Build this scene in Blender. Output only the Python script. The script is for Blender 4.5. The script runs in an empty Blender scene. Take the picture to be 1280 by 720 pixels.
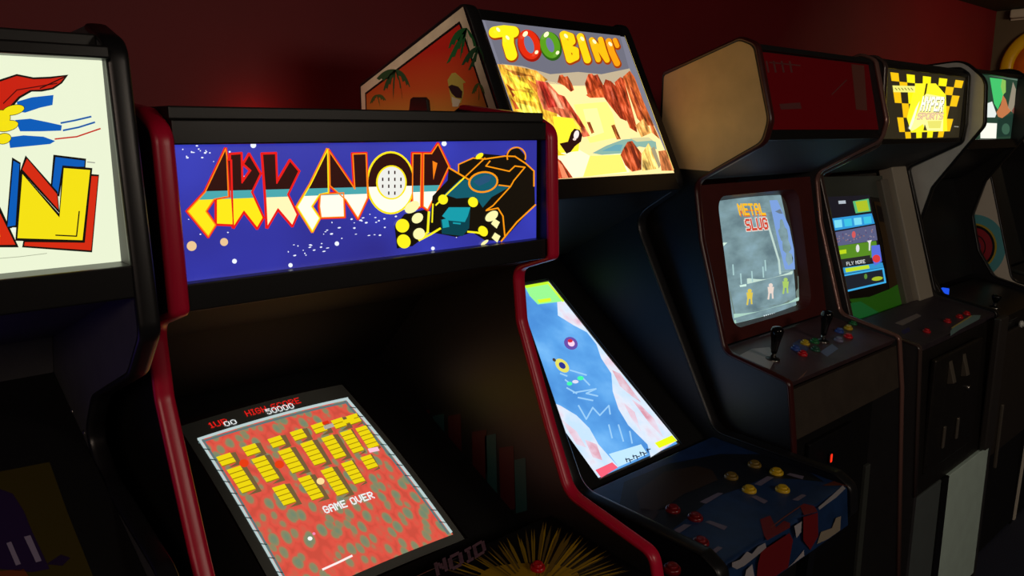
import bpy, bmesh, math, random
import numpy as np
from mathutils import Vector, Matrix
from mathutils.geometry import tessellate_polygon

random.seed(7)
SC = bpy.context.scene
COL = SC.collection

# ------------------------------------------------------------------ camera
F, HOR, VX, EYE = 1000.0, 162.0, 1750.0, 1.70
PIT = math.atan((360 - HOR) / F)
ANG = math.atan2((VX - 640) * math.cos(PIT), F)
hd = Vector((math.cos(ANG), math.sin(ANG), 0))
RT = Vector((math.sin(ANG), -math.cos(ANG), 0))
UZ = Vector((0, 0, 1))
FW = hd * math.cos(PIT) - UZ * math.sin(PIT)
UP = hd * math.sin(PIT) + UZ * math.cos(PIT)
CP = Vector((0, 0, EYE))
cam_d = bpy.data.cameras.new('camera')
cam = bpy.data.objects.new('camera', cam_d)
COL.objects.link(cam)
cam_d.sensor_width = 36.0
cam_d.lens = 36.0 * F / 1280
cam_d.clip_start = 0.02
cam.matrix_world = Matrix(((RT.x, UP.x, -FW.x, CP.x), (RT.y, UP.y, -FW.y, CP.y), (RT.z, UP.z, -FW.z, CP.z), (0, 0, 0, 1)))
SC.camera = cam


def ray(x, y):
    return RT * (x - 640) + UP * (360 - y) + FW * F


def project(P):
    d = P - CP
    z = d.dot(FW)
    return Vector((640 + F * d.dot(RT) / z, 360 - F * d.dot(UP) / z))


# ------------------------------------------------------------------ materials
def lin(c):
    return tuple(((v / 255) / 12.92 if v / 255 <= 0.04045 else ((v / 255 + 0.055) / 1.055) ** 2.4) for v in c)


MATS = {}


def mat(name, rgb, rough=0.5, metal=0.0, emit=None, strength=0.0, noise=0.0, scale=30, coat=0.0, spec=0.5, bump=0.0):
    if name in MATS:
        return MATS[name]
    m = bpy.data.materials.new(name)
    m.use_nodes = True
    nt = m.node_tree
    b = nt.nodes['Principled BSDF']
    c = lin(rgb)
    b.inputs['Base Color'].default_value = (*c, 1)
    b.inputs['Roughness'].default_value = rough
    b.inputs['Metallic'].default_value = metal
    b.inputs['Specular IOR Level'].default_value = spec
    b.inputs['Coat Weight'].default_value = coat
    b.inputs['Coat Roughness'].default_value = 0.08
    if noise or bump:
        tc = nt.nodes.new('ShaderNodeTexCoord')
        nz = nt.nodes.new('ShaderNodeTexNoise')
        nz.inputs['Scale'].default_value = scale
        nz.inputs['Detail'].default_value = 4
        nt.links.new(tc.outputs['Object'], nz.inputs['Vector'])
        if noise:
            mr = nt.nodes.new('ShaderNodeMapRange')
            mr.inputs['From Min'].default_value = 0.3
            mr.inputs['From Max'].default_value = 0.7
            mr.inputs['To Min'].default_value = 1 - noise
            mr.inputs['To Max'].default_value = 1 + noise
            mx = nt.nodes.new('ShaderNodeVectorMath')
            mx.operation = 'SCALE'
            mx.inputs[0].default_value = c
            nt.links.new(nz.outputs['Fac'], mr.inputs['Value'])
            nt.links.new(mr.outputs['Result'], mx.inputs['Scale'])
            nt.links.new(mx.outputs['Vector'], b.inputs['Base Color'])
        if bump:
            bp = nt.nodes.new('ShaderNodeBump')
            bp.inputs['Strength'].default_value = bump
            bp.inputs['Distance'].default_value = 0.002
            nt.links.new(nz.outputs['Fac'], bp.inputs['Height'])
            nt.links.new(bp.outputs['Normal'], b.inputs['Normal'])
    if emit:
        b.inputs['Emission Color'].default_value = (*lin(emit), 1)
        b.inputs['Emission Strength'].default_value = strength
    MATS[name] = m
    return m


def glow(rgb, s=1.0, rough=0.3):
    """back-lit print or a lit picture tube"""
    return mat('lit_%02x%02x%02x_%d' % (*rgb, int(s * 100)), (8, 8, 8), rough, 0, rgb, s, spec=0.25)


def printed(rgb, rough=0.45):
    return mat('print_%02x%02x%02x' % tuple(rgb), rgb, rough)


def ramp_node(nt, stops, interp='LINEAR'):
    r = nt.nodes.new('ShaderNodeValToRGB')
    r.color_ramp.interpolation = interp
    e = r.color_ramp.elements
    e[0].position, e[0].color = stops[0][0], (*lin(stops[0][1]), 1)
    e[1].position, e[1].color = stops[-1][0], (*lin(stops[-1][1]), 1)
    for p, c in stops[1:-1]:
        x = e.new(p)
        x.color = (*lin(c), 1)
    return r


def mottled(name, stops, scale, stretch=(1, 1, 1), tilt=0, power=1.1):
    m = bpy.data.materials.new(name)
    m.use_nodes = True
    nt = m.node_tree
    b = nt.nodes['Principled BSDF']
    b.inputs['Base Color'].default_value = (.01, .01, .01, 1); b.inputs['Roughness'].default_value = .3; b.inputs['Specular IOR Level'].default_value = .25
    tc = nt.nodes.new('ShaderNodeTexCoord'); nz = nt.nodes.new('ShaderNodeTexNoise'); nz.inputs['Scale'].default_value = scale; nz.inputs['Detail'].default_value = 4
    mp = nt.nodes.new('ShaderNodeMapping'); mp.inputs['Scale'].default_value = stretch; mp.inputs['Rotation'].default_value = (0, tilt, 0)
    rp = ramp_node(nt, stops)
    nt.links.new(tc.outputs['Object'], mp.inputs['Vector']); nt.links.new(mp.outputs['Vector'], nz.inputs['Vector']); nt.links.new(nz.outputs['Fac'], rp.inputs['Fac'])
    nt.links.new(rp.outputs['Color'], b.inputs['Emission Color']); b.inputs['Emission Strength'].default_value = power
    return m


M = dict(
    black=mat('black_laminate', (24, 23, 23), 0.42, noise=0.15, scale=60),
    black_satin=mat('black_satin_paint', (17, 17, 18), 0.35),
    dark_plastic=mat('black_plastic_bezel', (16, 16, 17), 0.5),
    charcoal=mat('charcoal_laminate', (50, 49, 51), 0.5, noise=0.1, scale=40),
    navy=mat('navy_laminate', (16, 17, 24), 0.5, spec=.3),
    crimson=mat('crimson_edge_trim', (205, 18, 58), 0.32),
    brown_trim=mat('dark_red_edge_trim', (66, 24, 22), 0.3),
    black_trim=mat('black_edge_trim', (22, 22, 24), 0.35),
    grey_trim=mat('grey_edge_trim', (150, 146, 138), 0.35),
    pale_trim=mat('worn_pale_trim', (206, 190, 166), 0.4, noise=0.12, scale=25),
    grey=mat('grey_laminate', (214, 217, 212), 0.5, noise=0.06, scale=20),
    pale=mat('pale_grey_green_panel', (200, 224, 214), 0.55, noise=0.05, scale=15),
    slate_dark=mat('dark_slate_panel', (62, 66, 62), 0.5, noise=0.06, scale=15),
    slate=mat('slate_panel', (84, 92, 92), 0.55, noise=0.06, scale=15),
    tan=mat('scuffed_tan_laminate', (218, 188, 138), 0.5, noise=0.14, scale=9),
    maroon=mat('maroon_bezel', (74, 22, 18), 0.45, noise=0.1, scale=20),
    metal=mat('brushed_metal', (170, 168, 162), 0.28, 1.0),
    steel_dark=mat('dark_steel', (62, 58, 54), 0.4, 0.8, noise=0.15, scale=50),
    glass=mat('tube_glass', (106, 110, 106), 0.18, spec=0.5),
    speaker=mat('speaker_panel_black', (26, 26, 30), 0.6),
)

# ------------------------------------------------------------------ mesh helpers
IDX = {}


def link(name, me, parent=None):
    o = bpy.data.objects.new(name, me)
    COL.objects.link(o)
    if parent is not None:
        o.parent = parent
    return o


def finish(name, bm, m, parent=None, bevel=0.0, smooth=False, angle=35):
    bmesh.ops.recalc_face_normals(bm, faces=bm.faces)
    me = bpy.data.meshes.new(name)
    bm.to_mesh(me)
    bm.free()
    for x in (m if isinstance(m, (list, tuple)) else [m]):
        me.materials.append(x)
    o = link(name, me, parent)
    if smooth:
        for p in me.polygons:
            p.use_smooth = True
    if bevel:
        md = o.modifiers.new('bevel', 'BEVEL')
        md.width = bevel
        md.segments = 2
        md.limit_method = 'ANGLE'
        md.angle_limit = math.radians(angle)
    return o


def fillet(pts, seg=6):
    """pts: (y, z[, r]); open or closed list; rounds the corners that have a radius"""
    out = []
    n = len(pts)
    for i, p in enumerate(pts):
        r = p[2] if len(p) > 2 else 0
        P = Vector((p[0], p[1]))
        if r <= 0:
            out.append(P)
            continue
        a = Vector(pts[i - 1][:2])
        b = Vector(pts[(i + 1) % n][:2])
        da, db = (a - P), (b - P)
        th = da.angle(db)
        t = min(r / math.tan(th / 2), da.length * 0.48, db.length * 0.48)
        A, B = P + da.normalized() * t, P + db.normalized() * t
        for k in range(seg + 1):
            s = k / seg
            out.append(A * (1 - s) ** 2 + P * 2 * s * (1 - s) + B * s * s)
    return out


def prism(bm, prof, x0, x1):
    """profile in the (y, z) plane pushed from x0 to x1"""
    a = [bm.verts.new((x0, p[0], p[1])) for p in prof]
    b = [bm.verts.new((x1, p[0], p[1])) for p in prof]
    n = len(prof)
    bm.faces.new(a)
    bm.faces.new(b[::-1])
    for i in range(n):
        j = (i + 1) % n
        bm.faces.new((a[j], a[i], b[i], b[j]))


def box(bm, x0, x1, y0, y1, z0, z1):
    prism(bm, [(y0, z0), (y1, z0), (y1, z1), (y0, z1)], x0, x1)


def slab(bm, A, B, t, x0, x1):
    """board between profile points A and B, t thick on the side away from the viewer (turned left of A->B)"""
    A, B = Vector(A), Vector(B)
    d = (B - A).normalized()
    n = Vector((-d.y, d.x)) * t
    prism(bm, [A, B, B + n, A + n], x0, x1)


def trim_strip(bm, path, x0, x1, t=0.004, back=0.004):
    """half-round edging along an open profile path, standing t proud of it"""
    n = len(path)
    nor = []
    for i in range(n):
        d = (path[min(i + 1, n - 1)] - path[max(i - 1, 0)]).normalized()
        nor.append(Vector((d.y, -d.x)))
    xm, w = (x0 + x1) / 2, (x1 - x0) / 2
    sec = [(-w, -back), (-w, t * .1), (-w * .8, t * .7), (-w * .4, t * .97), (w * .4, t * .97), (w * .8, t * .7), (w, t * .1), (w, -back)]
    rings = []
    for p, q in zip(path, nor):
        rings.append([bm.verts.new((xm + s, p.x + q.x * h, p.y + q.y * h)) for s, h in sec])
    k = len(sec)
    for i in range(n - 1):
        for j in range(k):
            l = (j + 1) % k
            bm.faces.new((rings[i][j], rings[i][l], rings[i + 1][l], rings[i + 1][j]))
    bm.faces.new(rings[0])
    bm.faces.new(rings[-1][::-1])


def lathe(bm, O, N, prof, seg=28):
    """prof: (radius, height) along N from O"""
    N = N.normalized()
    U = N.orthogonal().normalized()
    V = N.cross(U)
    rings = []
    for r, h in prof:
        if r < 1e-6:
            rings.append([bm.verts.new(O + N * h)])
        else:
            rings.append([bm.verts.new(O + N * h + (U * math.cos(2 * math.pi * k / seg) + V * math.sin(2 * math.pi * k / seg)) * r) for k in range(seg)])
    for a, b in zip(rings, rings[1:]):
        for k in range(seg):
            l = (k + 1) % seg
            if len(a) == 1 and len(b) > 1:
                bm.faces.new((a[0], b[k], b[l]))
            elif len(b) == 1 and len(a) > 1:
                bm.faces.new((a[k], a[l], b[0]))
            elif len(a) > 1:
                bm.faces.new((a[k], a[l], b[l], b[k]))


# ------------------------------------------------------------------ flat and curved picture surfaces
class Plane:
    def __init__(s, O, N):
        s.O, s.N = Vector(O), Vector(N).normalized()
        if s.N.dot(s.O - CP) > 0:
            s.N = -s.N
        s.step = 0.0003

    def at(s, x, y, layer=0):
        d = ray(x, y)
        P = CP + d * ((s.O - CP).dot(s.N) / d.dot(s.N))
        return P + s.N * s.step * layer

    def dense(s, pts):
        return pts


class Tube:
    """picture tube: a quad whose middle stands proud"""

    def __init__(s, tl, tr, br, bl, bulge):
        s.q = [Vector(v) for v in (tl, tr, br, bl)]
        s.N = (s.q[1] - s.q[0]).cross(s.q[3] - s.q[0]).normalized()
        if s.N.dot(s.q[0] - CP) > 0:
            s.N = -s.N
        s.b = bulge
        s.step = 0.0004

    def S(s, u, v, off=0.0):
        a = s.q[0].lerp(s.q[1], u)
        b = s.q[3].lerp(s.q[2], u)
        h = s.b * (1 - 0.5 * ((2 * u - 1) ** 2 + (2 * v - 1) ** 2))
        return a.lerp(b, v) + s.N * (h + off)

    def uv(s, x, y):
        u = v = 0.5
        for _ in range(12):
            p = project(s.S(u, v))
            e = 1e-4
            du = (project(s.S(u + e, v)) - p) / e
            dv = (project(s.S(u, v + e)) - p) / e
            r = Vector((x, y)) - p
            det = du.x * dv.y - du.y * dv.x
            u += (r.x * dv.y - r.y * dv.x) / det
            v += (du.x * r.y - du.y * r.x) / det
        return u, v

    def at(s, x, y, layer=0):
        u, v = s.uv(x, y)
        return s.S(u, v, s.step * layer)

    def dense(s, pts):
        out = []
        n = len(pts)
        for i in range(n):
            a, b = Vector(pts[i]), Vector(pts[(i + 1) % n])
            k = max(1, int((b - a).length / 14))
            out += [tuple(a.lerp(b, j / k)) for j in range(k)]
        return out


class Art:
    """printed or lit artwork: coloured shapes laid on a surface, all in ONE mesh with its base"""

    def __init__(s, surf):
        s.surf, s.v, s.f, s.m = surf, [], [], []
        s.mats = []
        s.uvs = None
        s.xlim = None

    def mi(s, m):
        if m not in s.mats:
            s.mats.append(m)
        return s.mats.index(m)

    def add3(s, P, m):
        b = len(s.v)
        s.v += P
        k = s.mi(m)
        if len(P) == 4 or len(P) == 3:
            s.f.append(tuple(range(b, b + len(P))))
            s.m.append(k)
        else:
            for t in tessellate_polygon([P]):
                s.f.append(tuple(b + i for i in t))
                s.m.append(k)

    def poly(s, pts, m, layer=1):
        if len(pts) < 3:
            return
        pts = s.surf.dense(pts)
        P = [s.surf.at(x, y, layer) for x, y in pts]
        if s.xlim:      # nothing is printed past the edge of the sheet
            for v in P:
                v.x = min(max(v.x, s.xlim[0]), s.xlim[1])
        if len(P) == 4:      # may be concave
            b = len(s.v)
            s.v += P
            k = s.mi(m)
            for t in tessellate_polygon([P]):
                s.f.append(tuple(b + i for i in t))
                s.m.append(k)
        else:
            s.add3(P, m)

    def ellipse(s, cx, cy, rx, ry, m, layer=1, rot=0, n=24, a0=0, a1=360):
        c, q = math.cos(math.radians(rot)), math.sin(math.radians(rot))
        pts = []
        full = abs(a1 - a0) >= 360
        for k in range(n + (0 if full else 1)):
            t = math.radians(a0 + (a1 - a0) * k / n)
            x, y = rx * math.cos(t), ry * math.sin(t)
            pts.append((cx + x * c - y * q, cy + x * q + y * c))
        s.poly(pts, m, layer)

    def ring(s, cx, cy, rx, ry, w, m, layer=1, rot=0, n=28, a0=0, a1=360):
        c, q = math.cos(math.radians(rot)), math.sin(math.radians(rot))

        def pt(rx_, ry_, t):
            x, y = rx_ * math.cos(t), ry_ * math.sin(t)
            return (cx + x * c - y * q, cy + x * q + y * c)
        for k in range(n):
            t0 = math.radians(a0 + (a1 - a0) * k / n)
            t1 = math.radians(a0 + (a1 - a0) * (k + 1) / n)
            s.poly([pt(rx, ry, t0), pt(rx, ry, t1), pt(rx - w, ry - w, t1), pt(rx - w, ry - w, t0)], m, layer)

    def line(s, pts, w, m, layer=1, closed=False):
        pts = [Vector(p) for p in pts]
        seq = list(zip(pts, pts[1:])) + ([(pts[-1], pts[0])] if closed else [])
        for a, b in seq:
            d = (b - a)
            if d.length < 1e-6:
                continue
            d.normalize()
            n = Vector((-d.y, d.x)) * w / 2
            e = d * w * 0.35
            s.poly([tuple(a + n - e), tuple(b + n + e), tuple(b - n + e), tuple(a - n - e)], m, layer)

    def blob(s, pts, r, m, layer=1):
        """fat round stroke"""
        for i, p in enumerate(pts):
            s.ellipse(p[0], p[1], r, r, m, layer, n=20)
        for a, b in zip(pts, pts[1:]):
            a, b = Vector(a), Vector(b)
            d = (b - a).normalized()
            n = Vector((-d.y, d.x)) * r
            s.poly([tuple(a + n), tuple(b + n), tuple(b - n), tuple(a - n)], m, layer)

    def build(s, name, parent, smooth=False):
        me = bpy.data.meshes.new(name)
        me.from_pydata([tuple(v) for v in s.v], [], s.f)
        for m in s.mats:
            me.materials.append(m)
        for p, k in zip(me.polygons, s.m):
            p.material_index = k
            p.use_smooth = smooth
        if s.uvs:
            lay = me.uv_layers.new(name='uv')
            for p in me.polygons:
                for li in p.loop_indices:
                    vi = me.loops[li].vertex_index
                    lay.data[li].uv = s.uvs[vi] if vi < len(s.uvs) else (0, 0)
        me.update()
        # every face looks towards the room
        bm = bmesh.new()
        bm.from_mesh(me)
        for f in bm.faces:
            if f.normal.dot(s.surf.N) < 0:
                f.normal_flip()
        bm.to_mesh(me)
        bm.free()
        return link(name, me, parent)


def clip(poly, a, b, c):
    """part of poly where a*x+b*y+c >= 0"""
    out = []
    n = len(poly)
    for i in range(n):
        P, Q = poly[i], poly[(i + 1) % n]
        p, q = a * P[0] + b * P[1] + c, a * Q[0] + b * Q[1] + c
        if p >= 0:
            out.append(P)
        if (p >= 0) != (q >= 0):
            t = p / (p - q)
            out.append((P[0] + (Q[0] - P[0]) * t, P[1] + (Q[1] - P[1]) * t))
    return out


FONT = {
    'A': ['01110', '10001', '10001', '11111', '10001', '10001', '10001'], 'C': ['01110', '10001', '10000', '10000', '10000', '10001', '01110'],
    'D': ['11110', '10001', '10001', '10001', '10001', '10001', '11110'], 'E': ['11111', '10000', '10000', '11110', '10000', '10000', '11111'],
    'G': ['01110', '10001', '10000', '10111', '10001', '10001', '01110'], 'H': ['10001', '10001', '10001', '11111', '10001', '10001', '10001'],
    'I': ['111', '010', '010', '010', '010', '010', '111'], 'K': ['10001', '10010', '10100', '11000', '10100', '10010', '10001'],
    'L': ['10000', '10000', '10000', '10000', '10000', '10000', '11111'], 'M': ['10001', '11011', '10101', '10101', '10001', '10001', '10001'],
    'N': ['10001', '11001', '10101', '10101', '10011', '10001', '10001'], 'O': ['01110', '10001', '10001', '10001', '10001', '10001', '01110'],
    'P': ['11110', '10001', '10001', '11110', '10000', '10000', '10000'], 'R': ['11110', '10001', '10001', '11110', '10100', '10010', '10001'],
    'S': ['01111', '10000', '10000', '01110', '00001', '00001', '11110'], 'T': ['11111', '00100', '00100', '00100', '00100', '00100', '00100'],
    'U': ['10001', '10001', '10001', '10001', '10001', '10001', '01110'], 'V': ['10001', '10001', '10001', '10001', '10001', '01010', '00100'],
    'W': ['10001', '10001', '10001', '10101', '10101', '11011', '10001'], 'Y': ['10001', '10001', '01010', '00100', '00100', '00100', '00100'],
    'F': ['11111', '10000', '10000', '11110', '10000', '10000', '10000'],
    '0': ['01110', '10001', '10001', '10001', '10001', '10001', '01110'], '1': ['010', '110', '010', '010', '010', '010', '111'],
    '5': ['11111', '10000', '11110', '00001', '00001', '10001', '01110'], ' ': ['000'] * 7,
}


def text(art, s, O, E, H, m, layer=2, bold=0.0):
    """block letters in picture coordinates: O top left, E top right end, H the letters' height vector"""
    cols = sum(len(FONT[c][0]) + 1 for c in s) - 1
    ax, ay = (E[0] - O[0]) / cols, (E[1] - O[1]) / cols
    bx, by = H[0] / 7, H[1] / 7
    x = 0
    for ch in s:
        g = FONT[ch]
        for r in range(7):
            c = 0
            while c < len(g[0]):
                if g[r][c] == '1':
                    e = c
                    while e < len(g[0]) and g[r][e] == '1':
                        e += 1
                    pts = [(x + c - bold, r - bold), (x + e + bold, r - bold), (x + e + bold, r + 1 + bold), (x + c - bold, r + 1 + bold)]
                    art.poly([(O[0] + ax * u + bx * v, O[1] + ay * u + by * v) for u, v in pts], m, layer)
                    c = e
                else:
                    c += 1
        x += len(g[0]) + 1


# ------------------------------------------------------------------ things and parts
def thing(name, label, cat, loc, group=None):
    o = bpy.data.objects.new(name, None)
    COL.objects.link(o)
    o.empty_display_size = 0.2
    o['label'], o['category'] = label, cat
    if group:
        o['group'] = group
    ROOTS.append((o, Vector(loc)))
    return o


ROOTS = []


def structure(name, bm, m):
    o = finish(name, bm, m)
    o['kind'] = 'structure'
    return o


def board(name, x0, x1, A, B, t, m, parent, bevel=0.0015):
    bm = bmesh.new()
    slab(bm, A, B, t, x0, x1)
    return finish(name, bm, m, parent, bevel)


def boxpart(name, x0, x1, y0, y1, z0, z1, m, parent, bevel=0.002):
    bm = bmesh.new()
    box(bm, x0, x1, y0, y1, z0, z1)
    return finish(name, bm, m, parent, bevel)


def side(parent, prof, xs, m, tm, trim_from, trim_to, thick, name='side_panel', tproud=0.004, tw=None):
    """one side panel with its edging; prof: list of (y, z[, r]); trim runs over points trim_from..trim_to"""
    p = fillet(prof)
    bm = bmesh.new()
    prism(bm, p, xs, xs + thick)
    o = finish(name, bm, m, parent)
    # edging path: the same rounded outline between two of the listed points
    a = Vector(prof[trim_from][:2])
    b = Vector(prof[trim_to][:2])
    i0 = min(range(len(p)), key=lambda i: (p[i] - a).length)
    i1 = min(range(len(p)), key=lambda i: (p[i] - b).length)
    bm = bmesh.new()
    trim_strip(bm, p[i0:i1 + 1], xs - 0.0008, xs + thick + 0.0008, tproud)
    finish('edge_trim', bm, tm, parent, smooth=True)
    return o


def button(parent, P, N, r, m, rim=None, name='button'):
    bm = bmesh.new()
    lathe(bm, P, N, [(0, -0.004), (r, -0.004), (r, 0.003), (r * .93, 0.006), (r * .72, 0.007), (r * .70, 0.004), (r * .68, 0.004)], 26)
    o = finish(name, bm, rim or m, parent, smooth=True)
    bm = bmesh.new()
    lathe(bm, P, N, [(r * .66, 0.002), (r * .66, 0.010), (r * .6, 0.0115), (r * .3, 0.0105), (0, 0.010)], 26)
    finish('plunger', bm, m, o, smooth=True)
    return o


def joystick(parent, P, N, h=0.085):
    bm = bmesh.new()
    lathe(bm, P, N, [(0, -.002), (.019, -.002), (.019, .002), (.008, .003), (.0065, .004), (.006, .02), (0, .02)], 24)
    j = finish('joystick', bm, M['metal'], parent, smooth=True)
    bm = bmesh.new()
    lathe(bm, P, N, [(.019, .0025), (.0075, .006), (.0065, .012), (.0065, .0125)], 24)
    finish('dust_washer', bm, M['black_satin'], j, smooth=True)
    bm = bmesh.new()
    lathe(bm, P, N, [(.0, .018), (.008, .019), (.0095, .03), (.012, h * .55), (.0165, h * .78), (.0175, h * .88), (.0145, h * .97), (.008, h), (0, h * 1.01)], 24)
    finish('bat_handle', bm, mat('glossy_black_handle', (14, 14, 15), .14), j, smooth=True)
    return j


GROUP = 'upright arcade cabinets along the back wall'

# =================================================================== room
wall_red = mat('dark_red_painted_wall', (120, 8, 20), 0.6, noise=0.08, scale=3, bump=0.05)
bm = bmesh.new(); box(bm, -3.6, 6.9, 2.1, 2.2, 0, 2.62); structure('wall_back', bm, wall_red)
bm = bmesh.new(); box(bm, 6.7, 6.8, -3.2, 2.1, 0, 2.62)
structure('wall_right', bm, mat('grey_brown_wall', (92, 78, 62), 0.7, noise=0.08, scale=4))
bm = bmesh.new(); box(bm, -3.6, -3.5, -3.2, 2.1, 0, 2.62); structure('wall_left', bm, mat('dark_wall_paint', (50, 36, 36), 0.7))
bm = bmesh.new(); box(bm, -3.6, 6.8, -3.3, -3.2, 0, 2.62); structure('wall_front', bm, mat('dark_wall_paint', (50, 36, 36), 0.7))
bm = bmesh.new(); box(bm, -3.6, 6.9, -3.3, 2.2, 2.54, 2.62); structure('ceiling', bm, mat('dark_green_grey_ceiling', (58, 60, 52), 0.8))
bm = bmesh.new(); box(bm, -3.6, 6.9, -3.3, 2.2, -0.08, 0.0)
structure('floor', bm, mat('dark_blue_carpet', (34, 38, 58), 0.95, noise=0.35, scale=220, bump=0.4))

# =================================================================== 1  white marquee cabinet at the left edge
A = thing('arcade_cabinet', 'black arcade cabinet with white marquee of yellow, red and blue block letters', 'arcade cabinet', (-.045, 1.3, 0), GROUP)
X0, X1, T = -.39, .275, .022
prof = [(1.85, 0), (1.85, 1.55), (1.30, 1.80), (.99, 1.812), (.93, 1.79, .03), (.903, 1.478, .03), (.958, 1.420, .05), (1.120, 1.352, .06), (1.175, 1.285, .08), (1.130, 1.236, .05), (.93, 1.185, .05), (.78, 1.075, .05), (.70, 1.03, .03), (.70, .93, .02), (.84, .86), (.86, 0)]
CH = mat('grey_black_laminate', (74, 74, 78), .5, noise=.1, scale=30)
for xs in (X0 - T, X1):
    side(A, prof, xs, CH, M['black_trim'], 3, 14, T, tproud=.003)
boxpart('roof_panel', X0, X1, .955, 1.30, 1.783, 1.800, M['black'], A)
board('roof_slope_panel', X0, X1, (1.30, 1.79), (1.845, 1.545), -.015, M['black'], A)
boxpart('back_panel', X0, X1, 1.83, 1.845, .02, 1.54, M['black'], A)
# marquee
yq = .944
pl = Plane((0, yq, 0), (0, -1, 0))
art = Art(pl)
art.xlim = (X0 + .001, X1 - .001)
W = (238, 246, 214)
art.add3([Vector((X0, yq, 1.556)), Vector((X1, yq, 1.556)), Vector((X1, yq, 1.772)), Vector((X0, yq, 1.772))], glow(W, 1.0))


def c1(*p):
    return [(x / 2.4, 50 + y / 2.4) for x, y in p]


K_, Y_, R_, B_ = glow((20, 16, 12), 1), glow((246, 226, 20), 1), glow((214, 44, 18), 1), glow((10, 92, 184), 1)
# letter N with its red and blue shadow slabs, letter A beside it
art.poly(c1((36, 352), (62, 368), (52, 562), (18, 566)), K_, 1)
art.poly(c1((40, 362), (58, 372), (46, 556), (22, 560)), B_, 2)
art.poly(c1((160, 344), (258, 356), (256, 385), (190, 384), (178, 470), (150, 458)), K_, 1)
art.poly(c1((166, 351), (254, 362), (252, 380), (186, 380), (172, 470), (155, 452)), B_, 2)
art.poly(c1((272, 402), (297, 404), (276, 637), (66, 622), (70, 602), (250, 604)), K_, 1)
art.poly(c1((274, 408), (294, 409), (273, 631), (72, 617), (74, 606), (254, 608)), R_, 2)
art.poly(c1((76, 346), (172, 455), (178, 520), (60, 392)), K_, 3)
art.poly(c1((80, 356), (170, 462), (174, 508), (66, 388)), R_, 4)
art.poly(c1((60, 392), (176, 520), (186, 376), (276, 384), (251, 608), (45, 602)), K_, 5)
art.poly(c1((66, 402), (177, 532), (190, 384), (269, 390), (246, 600), (51, 594)), Y_, 6)
art.line(c1((166, 585), (228, 588), (236, 514)), 1.6, K_, 7)
art.poly(c1((-120, 590), (0, 500), (56, 622), (-120, 622)), K_, 1)
art.poly(c1((-120, 600), (0, 520), (46, 614), (-120, 616)), R_, 2)
art.poly(c1((-130, 500), (-40, 420), (0, 590), (-130, 592)), Y_, 3)
art.poly(c1((36, 562), (46, 562), (46, 576), (34, 576)), glow((245, 250, 235), 1), 3)
# fluttering red pennant and streaks
art.poly(c1((-60, 240), (-60, 140), (-5, 120), (50, 102), (100, 112), (150, 110), (205, 104), (186, 130), (160, 148), (125, 155), (95, 155), (60, 175), (25, 215), (0, 240)), K_, 1)
art.poly(c1((-56, 234), (-56, 146), (-3, 126), (50, 108), (100, 118), (150, 116), (196, 109), (180, 128), (156, 143), (122, 149), (90, 150), (55, 170), (20, 208), (-3, 232)), glow((200, 34, 16), 1), 2)
art.line(c1((10, 190), (50, 150), (110, 140), (170, 130)), 1.5, glow((90, 10, 8), 1), 3)
art.line(c1((120, 145), (195, 110)), 1.6, glow((40, 10, 8), 1), 3)
for p in (((50, 185), (95, 172), (160, 165), (157, 195), (120, 203), (75, 218), (55, 215)), ((45, 240), (90, 236), (140, 246), (185, 256), (183, 272), (120, 274), (60, 274)), ((25, 292), (70, 286), (130, 290), (165, 303), (150, 312), (90, 318), (30, 324))):
    art.poly(c1(*p), B_, 2)
for cx, cy, rx, ry in ((40, 210, 32, 14), (20, 258, 34, 15), (10, 296, 22, 15), (0, 235, 30, 24)):
    q = c1((cx, cy))[0]
    art.ellipse(q[0], q[1], rx / 2.4 + .8, ry / 2.4 + .8, K_, 3, rot=-12)
    art.ellipse(q[0], q[1], rx / 2.4, ry / 2.4, Y_, 4, rot=-12)
art.line(c1((183, 249), (225, 241), (272, 230)), 2.2, glow((20, 90, 170), 1), 2)
art.line(c1((190, 271), (235, 262), (283, 247)), 2.2, glow((20, 90, 170), 1), 2)
art.line(c1((165, 297), (230, 290), (300, 266)), 1.8, glow((200, 40, 24), 1), 2)
art.line(c1((0, 655), (60, 650), (140, 640)), .8, glow((170, 176, 150), 1), 1)
art.line(c1((262, 366), (284, 368)), 1.2, glow((150, 150, 140), 1), 1)
art.build('marquee', A)
boxpart('marquee_frame', X0, X1, .915, .95, 1.772, 1.785, M['black_satin'], A)
boxpart('marquee_frame', X0, X1, .905, .95, 1.520, 1.556, M['black_satin'], A)
board('speaker_panel', X0, X1, (.94, 1.522), (1.30, 1.40), .016, CH, A)
board('monitor_hood', X0, X1, (1.30, 1.405), (1.34, 1.27), .016, CH, A)
# bezel with yellow and purple artwork
bp = Plane((.2, 1.152, 1.259), (0, -(1.259 - 1.175), (1.152 - .983)))
Aq, Bq = Vector((1.33, 1.259 + (1.33 - 1.152) * .497)), Vector((.93, 1.259 + (.93 - 1.152) * .497))
board('monitor_bezel', X0, X1, tuple(Bq), tuple(Aq), -.012, M['dark_plastic'], A)
art = Art(bp)
art.surf.step = .0004
art.poly([(-60, 610), (0, 590), (62, 578), (84, 640), (118, 725), (120, 760), (-60, 760)], printed((66, 57, 13)), 2)
art.poly([(-60, 640), (0, 612), (16, 618), (30, 640), (40, 665), (62, 712), (40, 716), (0, 712), (-60, 720)], printed((44, 26, 70)), 3)
art.poly([(8, 680), (14, 678), (26, 706), (20, 708)], printed((150, 140, 170)), 4)
art.poly([(30, 672), (38, 670), (52, 702), (45, 704)], printed((150, 140, 170)), 4)
art.poly([(-60, 720), (30, 712), (60, 760), (-60, 760)], printed((120, 60, 24)), 3)
art.poly([(58, 706), (76, 694), (88, 698), (78, 708)], printed((40, 24, 60)), 3)
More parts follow.
